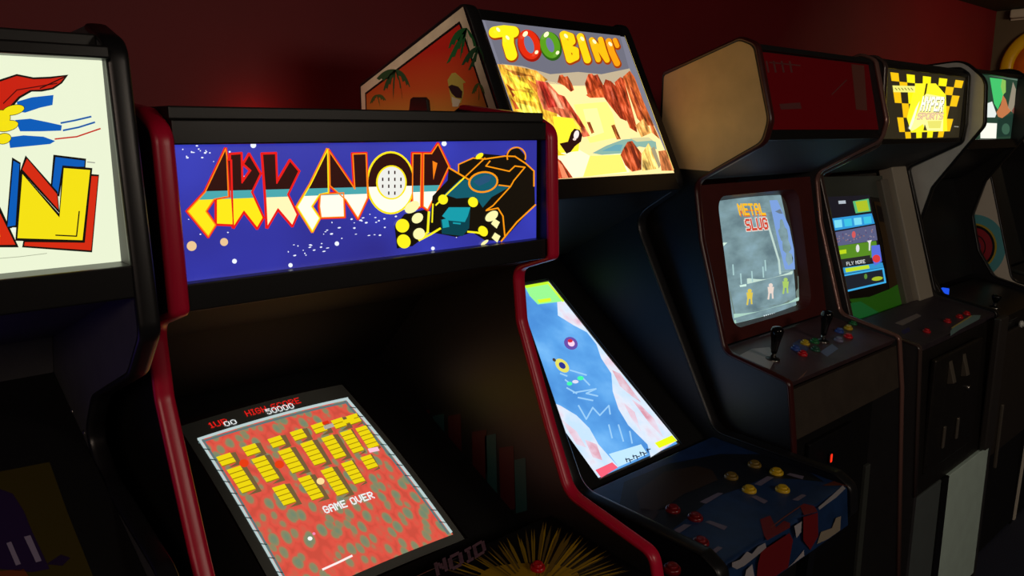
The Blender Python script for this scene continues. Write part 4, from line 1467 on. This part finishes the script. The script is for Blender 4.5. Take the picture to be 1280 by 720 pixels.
# skewed checker field: corners of the trapezoid in crop coordinates
tl_, tr_, br_, bl_ = Vector((126, 112)), Vector((634, 172)), Vector((528, 560)), Vector((196, 572))


def chk(u, v):
    return tuple(tl_.lerp(tr_, u).lerp(bl_.lerp(br_, u), v))


vrow = [0, .13, .27, .46, .68, .90, 1.0]
nc = 9
for r in range(6):
    for c in range(nc):
        if (r + c) % 2 == 0 and not (r in (1,) and False):
            col = (250, 236, 20) if 2 <= c <= 6 else (240, 190, 16)
            art.poly(ca_(chk(c / nc, vrow[r]), chk((c + 1) / nc, vrow[r]), chk((c + 1) / nc, vrow[r + 1]), chk(c / nc, vrow[r + 1])), glow(col, 1.15), 1)
art.poly(ca_((300, 190), (440, 190), (510, 270), (520, 520), (270, 530), (240, 430)), glow((250, 238, 40), 1.15), 2)
art.poly(ca_((372, 190), (384, 190), (372, 260), (356, 280)), glow((60, 50, 20), 1), 3)
art.poly(ca_((140, 204), (296, 208), (296, 252), (148, 250)), glow((240, 236, 120), 1.1), 3)
for k in range(6):
    art.line(ca_((158 + k * 22, 222), (170 + k * 22, 236)), 1.0, glow((130, 120, 50), 1), 4)
WC, CRM2 = glow((255, 255, 226), 1.25), glow((238, 206, 170), 1.1)
art.poly(ca_((355, 280), (375, 262), (505, 285), (492, 385), (488, 520), (370, 515), (350, 470), (300, 505), (270, 520), (262, 480), (300, 430)), glow((248, 244, 150), 1.2), 4)
DKL = glow((70, 60, 30), 1)
text(art, 'HYPER', ca_((352, 284))[0], ca_((502, 290))[0], (-3.5, 17), DKL, 5, bold=.5)
text(art, 'HYPER', ca_((350, 282))[0], ca_((500, 288))[0], (-3.5, 17), WC, 6, bold=.28)
text(art, 'SPORTS', ca_((318, 394))[0], ca_((494, 394))[0], (-1.5, 8), glow((176, 90, 50), 1), 5, bold=.4)
text(art, 'SPORTS', ca_((318, 394))[0], ca_((494, 394))[0], (-1.5, 8), CRM2, 6, bold=.15)
art.poly(ca_((300, 360), (328, 310), (290, 440), (262, 512), (250, 500)), glow((236, 240, 214), 1.15), 5)
art.poly(ca_((352, 515), (362, 470), (378, 515)), DKL, 5)
art.poly(ca_((380, 450), (480, 448), (470, 500), (390, 500)), glow((232, 226, 110), 1.1), 5)
art.line(ca_((570, 488), (596, 490)), 1.2, glow((150, 146, 130), 1), 2)
art.build('marquee', A)
boxpart('marquee_frame', X0, X1, 1.070, 1.084, 1.882, 1.895, M['black_satin'], A)
boxpart('marquee_frame', X0, X1, 1.068, 1.084, 1.655, 1.672, M['black_satin'], A)
board('speaker_panel', X0, X1, (1.07, 1.656), (1.27, 1.557), .014, M['speaker'], A)
# bezel glass level
G0, G1 = Vector((1.262, 1.552)), Vector((1.118, 1.075))
gd = (G1 - G0).normalized()
gN = Vector((gd.y, -gd.x))
if gN.x > 0:
    gN = -gN
LG = (G1 - G0).length


def gg(x, t, off=0):
    p = G0 + gd * t + gN * off
    return Vector((x, p.x, p.y))


bpl = Plane(gg(2.8, 0, -.03), (0, gN.x, gN.y))
art = Art(bpl)
art.xlim = (X0 + .001, X1 - .001)
bw = [gg(X0, 0, -.031), gg(3.02, 0, -.031), gg(3.02, LG, -.031), gg(X0, LG, -.031)]
art.add3(bw, mat('smoked_bezel_print', (34, 30, 26), .25))


def cb_(*p):
    return [(1020 + x / 3.6, 210 + y / 3.6) for x, y in p]


GR1, GR2 = printed((74, 172, 44), .35), printed((60, 196, 104), .35)  # greens paint in the reflection on the bezel glass
art.poly(cb_((150, 590), (240, 580), (330, 545), (405, 500), (415, 560), (380, 620), (290, 660), (180, 640)), GR1, 1)
art.poly(cb_((145, 610), (200, 600), (300, 660), (215, 685), (150, 660)), GR2, 2)
art.poly(cb_((260, 150), (320, 160), (380, 330), (400, 500), (330, 545), (300, 330)), printed((78, 58, 30), .4), 1)
art.poly(cb_((270, 165), (330, 190), (345, 250), (285, 240)), printed((30, 18, 14), .4), 2)
art.poly(cb_((30, 40), (300, 35), (320, 140), (240, 130), (50, 150)), printed((70, 76, 70), .3), 1)
art.build('monitor_bezel', A)
# lit picture
art = Art(Plane(gg(2.8, 0, -.028), (0, gN.x, gN.y)))
art.surf.step = .0005
TLq, TRq, BRq, BLq = (50, 130), (240, 122), (312, 512), (136, 562)
art.poly(cb_(TLq, TRq, BRq, BLq), glow((26, 24, 32), 1), 0)
art.poly(cb_((165, 150), (236, 138), (246, 195), (178, 204)), glow((90, 186, 120), 1), 1)
art.poly(cb_((176, 152), (228, 145), (238, 192), (188, 198)), glow((176, 196, 40), 1), 2)
art.poly(cb_((100, 148), (132, 146), (134, 160), (102, 162)), glow((180, 190, 200), 1), 1)
art.poly(cb_((68, 228), (250, 204), (264, 250), (74, 284)), glow((50, 150, 214), 1.05), 1)
for k in range(4):
    x = 80 + k * 44
    art.poly(cb_((x, 236 - k * 5), (x + 34, 232 - k * 5), (x + 38, 266 - k * 6), (x + 5, 270 - k * 6)), glow((120, 214, 236), 1.1) if k % 2 == 0 else glow((60, 190, 220), 1.1), 2)
art.poly(cb_((78, 290), (266, 256), (276, 325), (90, 352)), glow((92, 96, 132), 1), 1)
for k in range(40):
    x = random.uniform(90, 262)
    y = random.uniform(296, 338) - (x - 90) * .17 + 6
    art.ellipse(*cb_((x, y))[0], .9, .9, glow(random.choice(((140, 130, 150), (90, 70, 110), (150, 110, 110))), 1), 2, n=6)
art.poly(cb_((92, 352), (270, 328), (280, 400), (104, 422)), glow((88, 140, 36), 1), 1)
art.poly(cb_((96, 372), (135, 366), (136, 384), (98, 390)), glow((186, 214, 30), 1.05), 2)
art.poly(cb_((248, 350), (285, 346), (296, 420), (262, 440), (250, 400)), glow((90, 110, 220), 1), 2)
art.ellipse(*cb_((270, 408))[0], 5, 5, glow((220, 60, 60), 1), 3, n=12)
art.poly(cb_((104, 412), (242, 392), (246, 424), (108, 448)), glow((40, 40, 40), 1), 2)
text(art, 'FLY MORE', cb_((134, 424))[0], cb_((218, 412))[0], (.8, 4.4), glow((230, 235, 235), 1.05), 3)
art.poly(cb_((112, 450), (298, 425), (304, 446), (118, 478)), glow((50, 150, 206), 1), 1)
art.poly(cb_((130, 452), (236, 436), (240, 452), (134, 470)), glow((190, 220, 40), 1.05), 2)
art.poly(cb_((120, 482), (300, 452), (308, 510), (134, 548)), glow((30, 34, 44), 1), 1)
art.line(cb_((122, 484), (300, 452), (310, 514), (136, 554)), 2.2, glow((60, 170, 226), 1.05), 3)
art.ellipse(*cb_((274, 498))[0], 7, 2.6, glow((170, 190, 40), 1), 3, rot=-8, n=14)
art.ellipse(*cb_((222, 488))[0], 2, 3.4, glow((90, 140, 60), 1), 3, n=10)
art.ellipse(*cb_((168, 300))[0], 2.4, 4.4, glow((214, 90, 90), 1), 3, n=10)
art.ellipse(*cb_((186, 362))[0], 2.2, 5, glow((226, 226, 226), 1), 3, n=10)
art.poly(cb_((228, 328), (250, 324), (244, 336), (242, 372), (236, 372), (236, 338)), glow((226, 226, 226), 1), 3)
art.build('screen', A)
# pale uprights beside the bezel
bm = bmesh.new()
prism(bm, [gg(0, -.01, .012).yz, gg(0, LG, .012).yz, gg(0, LG, -.04).yz, gg(0, -.01, -.04).yz], 3.062, X1)
finish('bezel_rail', bm, mat('warm_grey_rail', (168, 160, 144), .45), A, .004)
bm = bmesh.new()
prism(bm, [gg(0, .03, -.008).yz, gg(0, LG, -.008).yz, gg(0, LG, -.04).yz, gg(0, .03, -.04).yz], 3.0, 3.058)
finish('bezel_rail', bm, mat('dim_grey_rail', (112, 106, 96), .45), A, .004)
# control panel
ka, kb = Vector((.895, 1.050)), Vector((1.12, 1.082))
bm = bmesh.new()
prism(bm, [ka, kb, kb + Vector((0, -.02)), ka + Vector((.006, -.03))], X0, X1)
panel = finish('control_panel', bm, mat('dark_purple_panel', (56, 48, 54), .42, noise=.2, scale=20), A, .001)
kn = Vector((0, -(kb.y - ka.y), kb.x - ka.x))
kpl = Plane((0, ka.x, ka.y), kn)
art = Art(kpl)
art.xlim = (X0 + .001, X1 - .001)
art.poly([(1188, 414), (1192, 408), (1216, 394), (1226, 394), (1224, 399), (1200, 412), (1188, 420)], printed((120, 150, 150)), 1)
art.line([(1190, 410), (1214, 395)], 1.6, printed((190, 170, 90)), 2)
art.poly([(1118, 404), (1146, 392), (1152, 395), (1128, 407)], printed((130, 116, 110)), 1)
art.poly([(1126, 414), (1136, 409), (1138, 414), (1130, 418)], printed((40, 36, 90)), 1)
art.build('panel_artwork', panel)
for x, y in ((1158, 415), (1184, 402.5), (1199, 397), (1208, 393)):
    button(A, kpl.at(x, y), kpl.N, .0125, mat('red_button', (190, 16, 28), .25))
# coin door front
board('front_panel', X0, X1, (.872, .555), (.892, 1.03), -.02, M['steel_dark'], A)
cd = boxpart('coin_door', 2.58, 3.0, .866, .884, .62, 1.0, M['steel_dark'], A, .006)
for x, z0, z1 in ((2.70, .90, .975), (2.82, .90, .975), (2.70, .68, .755), (2.82, .68, .755)):
    bm = bmesh.new()
    if z0 > .8:
        prism(bm, [(.866, z0), (.866, z1), (.846, z0 + .006)], x - .013, x + .013)
        finish('coin_chute', bm, mat('worn_grey_steel', (128, 120, 108), .35, .6), cd, .001)
    else:
        box(bm, x - .008, x + .008, .858, .866, z0, z1)
        finish('coin_return', bm, mat('worn_grey_steel', (128, 120, 108), .35, .6), cd, .003)
bm = bmesh.new()
lathe(bm, Vector((2.9, .866, .84)), Vector((0, -1, 0)), [(.010, 0), (.010, .004), (.004, .005), (0, .005)], 20)
finish('door_lock', bm, M['metal'], cd, smooth=True)
bm = bmesh.new(); box(bm, 3.10, 3.188, .846, .872, .56, 1.05); finish('corner_post', bm, mat('dark_corner_post', (52, 48, 46), .4), A, .006)
boxpart('kick_panel', 2.80, X1, .862, .880, .035, .553, M['pale'], A)
boxpart('kick_panel', X0, 2.745, .868, .884, .035, .553, M['slate'], A)  # same pale panel, its shade put into the colour
boxpart('kick_panel_batten', 2.745, 2.80, .862, .884, .035, .553, M['black_satin'], A)
boxpart('toe_board', X0, X1, .88, .90, .0, .035, M['black'], A)

# =================================================================== 6  pale grey cabinet
A = thing('arcade_cabinet', 'pale grey arcade cabinet with rounded head and green picture marquee', 'arcade cabinet', (3.53, 1.3, 0), GROUP)
T = .024
X0, X1 = 3.249, 3.806
prof = [(1.82, 0), (1.82, 1.5), (1.53, 1.91, .04), (1.10, 1.946, .09), (1.022, 1.874, .07), (1.01, 1.715, .04), (1.165, 1.485, .03), (1.20, 1.336, .06), (1.16, 1.187, .05), (1.09, 1.080, .05), (.885, 1.028, .03), (.872, .96, .02), (.89, .93), (.91, 0)]
side(A, prof, X0 - T, M['grey'], M['black_trim'], 2, 12, T, tproud=.003)
side(A, prof, X1, M['black'], M['black_trim'], 2, 12, T, tproud=.003)
boxpart('roof_panel', X0, X1, 1.08, 1.51, 1.905, 1.917, M['black'], A)
boxpart('back_panel', X0, X1, 1.80, 1.815, .02, 1.48, M['black'], A)
yq = 1.0876
pl = Plane((0, yq, 0), (0, -1, 0))
art = Art(pl)
art.xlim = (X0 + .001, X1 - .001)
art.add3([Vector((X0, yq, 1.664)), Vector((X1, yq, 1.664)), Vector((X1, yq, 1.902)), Vector((X0, yq, 1.902))], glow((40, 66, 50), 1))


def cc_(*p):
    return [(1090 + x / 5.537, 70 + y / 5.537) for x, y in p]


art.poly(cc_((815, 150), (900, 160), (925, 220), (900, 300), (870, 370), (845, 330)), glow((70, 200, 110), 1), 1)
art.poly(cc_((900, 160), (925, 170), (925, 250), (905, 270), (890, 210)), glow((140, 196, 90), 1), 2)
art.poly(cc_((790, 330), (830, 315), (860, 400), (850, 425), (790, 425)), glow((226, 232, 226), 1.1), 2)
art.poly(cc_((750, 462), (864, 466), (858, 570), (750, 570)), glow((240, 240, 226), 1.15), 2)
art.poly(cc_((860, 390), (890, 340), (905, 270), (925, 300), (940, 350), (960, 380), (940, 400), (900, 430), (872, 420)), glow((196, 120, 74), 1), 2)
art.poly(cc_((940, 360), (955, 280), (975, 180), (995, 230), (992, 340), (970, 390)), glow((150, 140, 120), 1), 2)
art.poly(cc_((965, 380), (990, 350), (1000, 390), (980, 400)), glow((120, 70, 60), 1), 3)
art.poly(cc_((870, 440), (1000, 400), (995, 555), (868, 560)), glow((30, 54, 44), 1), 1)
art.ellipse(*cc_((925, 505))[0], 5, 7, glow((60, 96, 76), 1), 2, n=16)
art.poly(cc_((800, 120), (1018, 160), (1018, 172), (800, 134)), glow((96, 120, 104), 1), 2)
art.line(cc_((1016, 175), (998, 555)), 1.6, glow((190, 200, 190), 1), 3)
art.build('marquee', A)
boxpart('marquee_frame', X0, X1, 1.07, 1.093, 1.902, 1.917, M['black_satin'], A)
boxpart('marquee_frame', X0, X1, 1.062, 1.093, 1.628, 1.664, M['black_satin'], A)
board('speaker_panel', X0, X1, (1.08, 1.63), (1.25, 1.50), .014, M['black'], A)
board('monitor_bezel', X0, X1, (1.17, 1.085), (1.29, 1.495), -.014, M['dark_plastic'], A)
bm = bmesh.new()
prism(bm, fillet([(.892, 1.018), (1.15, 1.072), (1.15, 1.04), (.93, .985), (.894, .985, .01)]), X0, X1)
finish('control_panel', bm, M['black_satin'], A, .002)
hp2 = Plane((0, .892, 1.0185), (0, -.209, 1))
joystick(A, hp2.at(1243, 384), Vector((-.05, -.1, 1)), .05)
P = hp2.at(1179, 371)
bm = bmesh.new()
box(bm, max(P.x, X0 + .03) - .022, max(P.x, X0 + .03) + .026, P.y - .012, P.y + .016, P.z - .004, P.z + .032)
finish('start_button', bm, glow((30, 84, 240), .9), A, .004)  # small glowing blue block at the back of the panel
boxpart('front_panel', X0, X1, .908, .924, .02, .98, M['black'], A)
cd = boxpart('coin_door', 3.30, 3.75, .890, .908, .46, .95, mat('dark_brown_door', (48, 42, 36), .5, noise=.1), A, .005)
fp = Plane((0, .890, 0), (0, -1, 0))
for x, y in ((1245.5, 421), (1276, 405)):
    P = fp.at(x, y)
    P.x = max(P.x, X0 + .018)
    button(A, P, Vector((0, -1, 0)), .014, mat('white_button', (220, 224, 218), .3))
bm = bmesh.new(); P = fp.at(1244.5, 467); box(bm, P.x - .014, P.x + .014, .884, .890, P.z - .012, P.z + .012)
finish('coin_light', bm, glow((190, 26, 30), .5), cd, .002)
P = fp.at(1246, 545)
bm = bmesh.new(); box(bm, P.x - .006, P.x + .006, .878, .890, P.z - .13, P.z + .13); finish('door_handle', bm, mat('worn_grey_steel', (128, 120, 108), .35, .6), cd, .003)

# =================================================================== 7  white-sided cabinet at the end of the row
A = thing('arcade_cabinet', 'white-sided arcade cabinet with teal, yellow and red ring decal, last in the row', 'arcade cabinet', (4.16, 1.3, 0), GROUP)
T = .022
X0, X1 = 3.882, 4.45
prof = [(1.80, 0), (1.80, 1.5), (1.55, 1.86, .03), (1.25, 1.864, .03), (1.22, 1.659, .03), (1.155, 1.487, .03), (1.033, 1.065, .05), (.86, 1.033, .03), (.856, .95, .02), (.892, .91), (.91, 0)]
WSD = mat('white_side_print', (228, 220, 202), .5)
side(A, prof, X0 - T, WSD, M['black_trim'], 2, 9, T, tproud=.003)
side(A, prof, X1, M['black'], M['black_trim'], 2, 9, T, tproud=.003)
boxpart('roof_panel', X0, X1, 1.28, 1.53, 1.84, 1.853, M['black'], A)
boxpart('back_panel', X0, X1, 1.78, 1.795, .02, 1.48, M['black'], A)
boxpart('marquee', X0, X1, 1.265, 1.275, 1.68, 1.84, mat('unlit_marquee', (30, 30, 34), .4), A)
board('speaker_panel', X0, X1, (1.25, 1.67), (1.33, 1.55), .014, M['black'], A)
board('monitor_bezel', X0, X1, (1.13, 1.085), (1.28, 1.54), -.014, M['dark_plastic'], A)
board('control_panel', X0, X1, (.87, 1.031), (1.11, 1.085), -.02, M['black_satin'], A)
boxpart('front_panel', X0, X1, .908, .924, .02, .98, M['black'], A)
hp = Plane((X0 - T - .0006, 0, 0), (-1, 0, 0))
art = Art(hp)
# front edge of the panel, as a half plane in the picture of the decal
e0, e1 = project(Vector((X0 - T, 1.160, 1.487))), project(Vector((X0 - T, 1.039, 1.067)))
ea, eb = (e1.y - e0.y), -(e1.x - e0.x)
ec = -(ea * e0.x + eb * e0.y)
if ea * 1200 + eb * 300 + ec < 0:
    ea, eb, ec = -ea, -eb, -ec
cY, cZ = hp.at(1216, 309).y, hp.at(1216, 309).z
er = (hp.at(1246, 309) - hp.at(1216, 309)).length
for r, m, lay in ((1.36, printed((104, 188, 196)), 1), (1.0, printed((206, 180, 60)), 2), (.92, printed((30, 22, 24)), 3), (.82, printed((176, 48, 60)), 4), (.55, printed((30, 22, 24)), 5), (.50, printed((176, 48, 60)), 6), (.34, printed((60, 80, 140)), 7)):
    pp = [tuple(project(Vector((X0 - T, cY + er * r * math.cos(2 * math.pi * k / 48), cZ + er * 1.12 * r * math.sin(2 * math.pi * k / 48))))) for k in range(48)]
    art.poly(clip(pp, ea, eb, ec), m, lay)
art.build('ring_decal', A)
bm = bmesh.new()
a_, b_ = Vector((3.91, .90, 1.068)), Vector((3.91, 1.05, 1.10))
lathe(bm, a_, b_ - a_, [(0, 0), (.012, .002), (.012, .05), (.008, .055), (.008, .15), (0, .152)], 18)
finish('control_handle', bm, mat('grey_handle', (96, 104, 100), .35, .4), A, smooth=True)

# =================================================================== on the far wall
S = thing('round_wall_sign', 'round orange sign with thick yellow rim on the far end wall', 'sign', (6.7, 1.80, 2.1))
c = Vector((6.7, 1.74, 2.13))
bm = bmesh.new()
lathe(bm, c, Vector((-1, 0, 0)), [(.285, 0), (.285, .05), (.272, .066), (.215, .066), (.202, .05), (.202, .03)], 48)
finish('rim', bm, mat('yellow_sign_rim', (226, 176, 10), .35), S, smooth=True)
bm = bmesh.new()
lathe(bm, c, Vector((-1, 0, 0)), [(.206, .0), (.206, .034), (.12, .042), (0, .045)], 48)
finish('sign_face', bm, mat('orange_sign_face', (206, 96, 16), .4, noise=.2, scale=5), S, smooth=True)
S = thing('wall_light_fitting', 'small pale fitting high on the far end wall near the ceiling', 'light fitting', (6.7, 1.93, 2.5))
boxpart('housing', 6.62, 6.70, 1.86, 1.99, 2.475, 2.535, mat('pale_fitting_plastic', (190, 180, 170), .4), S, .01)
boxpart('mount_plate', 6.685, 6.70, 1.85, 2.0, 2.465, 2.538, mat('pale_fitting_plastic', (190, 180, 170), .4), S, .003)

# ------------------------------------------------------------------ put the pivots at the things' bases
bpy.context.view_layer.update()
for root, loc in ROOTS:
    root.location = loc
    for ch in root.children:
        ch.location = -loc
        if ch.type == 'MESH' and ch.children:
            pass
bpy.context.view_layer.update()

# ------------------------------------------------------------------ what the parts that stand out look like
PART_LABELS = [
    {'marquee': 'white lit marquee with block letters in yellow, red and blue', 'bezel_artwork': 'yellow and purple bezel print'},
    {'marquee': 'blue lit starfield marquee with angular lettering and line-drawn spacecraft', 'screen': 'lit screen with rows of yellow bricks on red and green', 'control_panel': 'control panel with yellow sunburst print', 'button': 'round red button'},
    {'marquee': 'lit marquee with balloon lettering over an orange canyon', 'screen': 'lit tall screen showing a blue river between pale banks', 'side_artwork': 'sunset and palm print inside a pale border', 'control_panel': 'blue control panel with dark red and white print'},
    {'marquee': 'unlit dark red marquee glass', 'screen': 'hazy blue-grey lit screen with orange and red lettering', 'scuffed_side_skin': 'scuffed tan side of the head', 'joystick': 'black bat-top joystick'},
    {'marquee': 'lit yellow and black checkered marquee', 'screen': 'lit screen with blue, green and black bands', 'coin_door': 'dark steel coin door'},
    {'marquee': 'lit green and white picture marquee', 'start_button': 'lit blue button'},
    {'ring_decal': 'round teal, yellow and red ring decal'},
]
for (root, _), lab in zip(ROOTS, PART_LABELS):
    for ch in root.children:
        k = ch.name.split('.')[0]
        if k in lab:
            ch['label'] = lab[k]

# ------------------------------------------------------------------ light of the room, some of it added
w = bpy.data.worlds.new('dark_room')
SC.world = w
w.use_nodes = True
w.node_tree.nodes['Background'].inputs['Color'].default_value = (0, 0, 0, 1)


def area(name, loc, aim, size, power, rgb):
    d = bpy.data.lights.new(name, 'AREA')
    d.shape = 'RECTANGLE'
    d.size, d.size_y = size
    d.energy = power
    d.color = lin(rgb)
    o = bpy.data.objects.new(name, d)
    COL.objects.link(o)
    o.location = loc
    o.rotation_euler = (Vector(aim) - Vector(loc)).to_track_quat('-Z', 'Y').to_euler()
    return o


area('ceiling_lamp_room', (-1.0, -1.3, 2.5), (0.3, .6, .6), (1.0, .8), 20, (255, 226, 205))
area('ceiling_lamp_middle', (2.0, -1.9, 2.5), (3.0, .8, .9), (1.0, .8), 26, (255, 236, 215))  # added, unseen: brightens the left-facing sides, rails and kick panel
area('ceiling_lamp_far', (5.2, .6, 2.5), (6.2, 1.4, 1.6), (.5, .5), 12, (255, 226, 180))  # added, unseen: brightens the round sign and end wall
sd_ = bpy.data.lights.new('track_spotlight', 'SPOT')  # added, unseen spot that brightens the canyon cabinet's side print
sd_.energy = 75
sd_.color = lin((255, 232, 205))
sd_.spot_size = math.radians(17)
sd_.spot_blend = 1.0
sd_.shadow_soft_size = .05
so = bpy.data.objects.new('track_spotlight', sd_)
COL.objects.link(so)
so.location = (-.75, .75, 2.48)
so.rotation_euler = (Vector((1.21, 1.70, 1.83)) - so.location).to_track_quat('-Z', 'Y').to_euler()


def point(name, loc, power, rgb, r=.04):
    d = bpy.data.lights.new(name, 'POINT')
    d.energy = power
    d.color = lin(rgb)
    d.shadow_soft_size = r
    o = bpy.data.objects.new(name, d)
    COL.objects.link(o)
    o.location = loc
    return o


point('red_lamp_behind_cabinets', (.98, 2.03, 1.70), .22, (255, 30, 40), .02)

vs_ = SC.view_settings
SC.display_settings.display_device = 'sRGB'
vs_.view_transform = 'Standard'
vs_.look = 'None'
vs_.exposure = 0.0
vs_.gamma = 1.0
vs_.use_curve_mapping = False
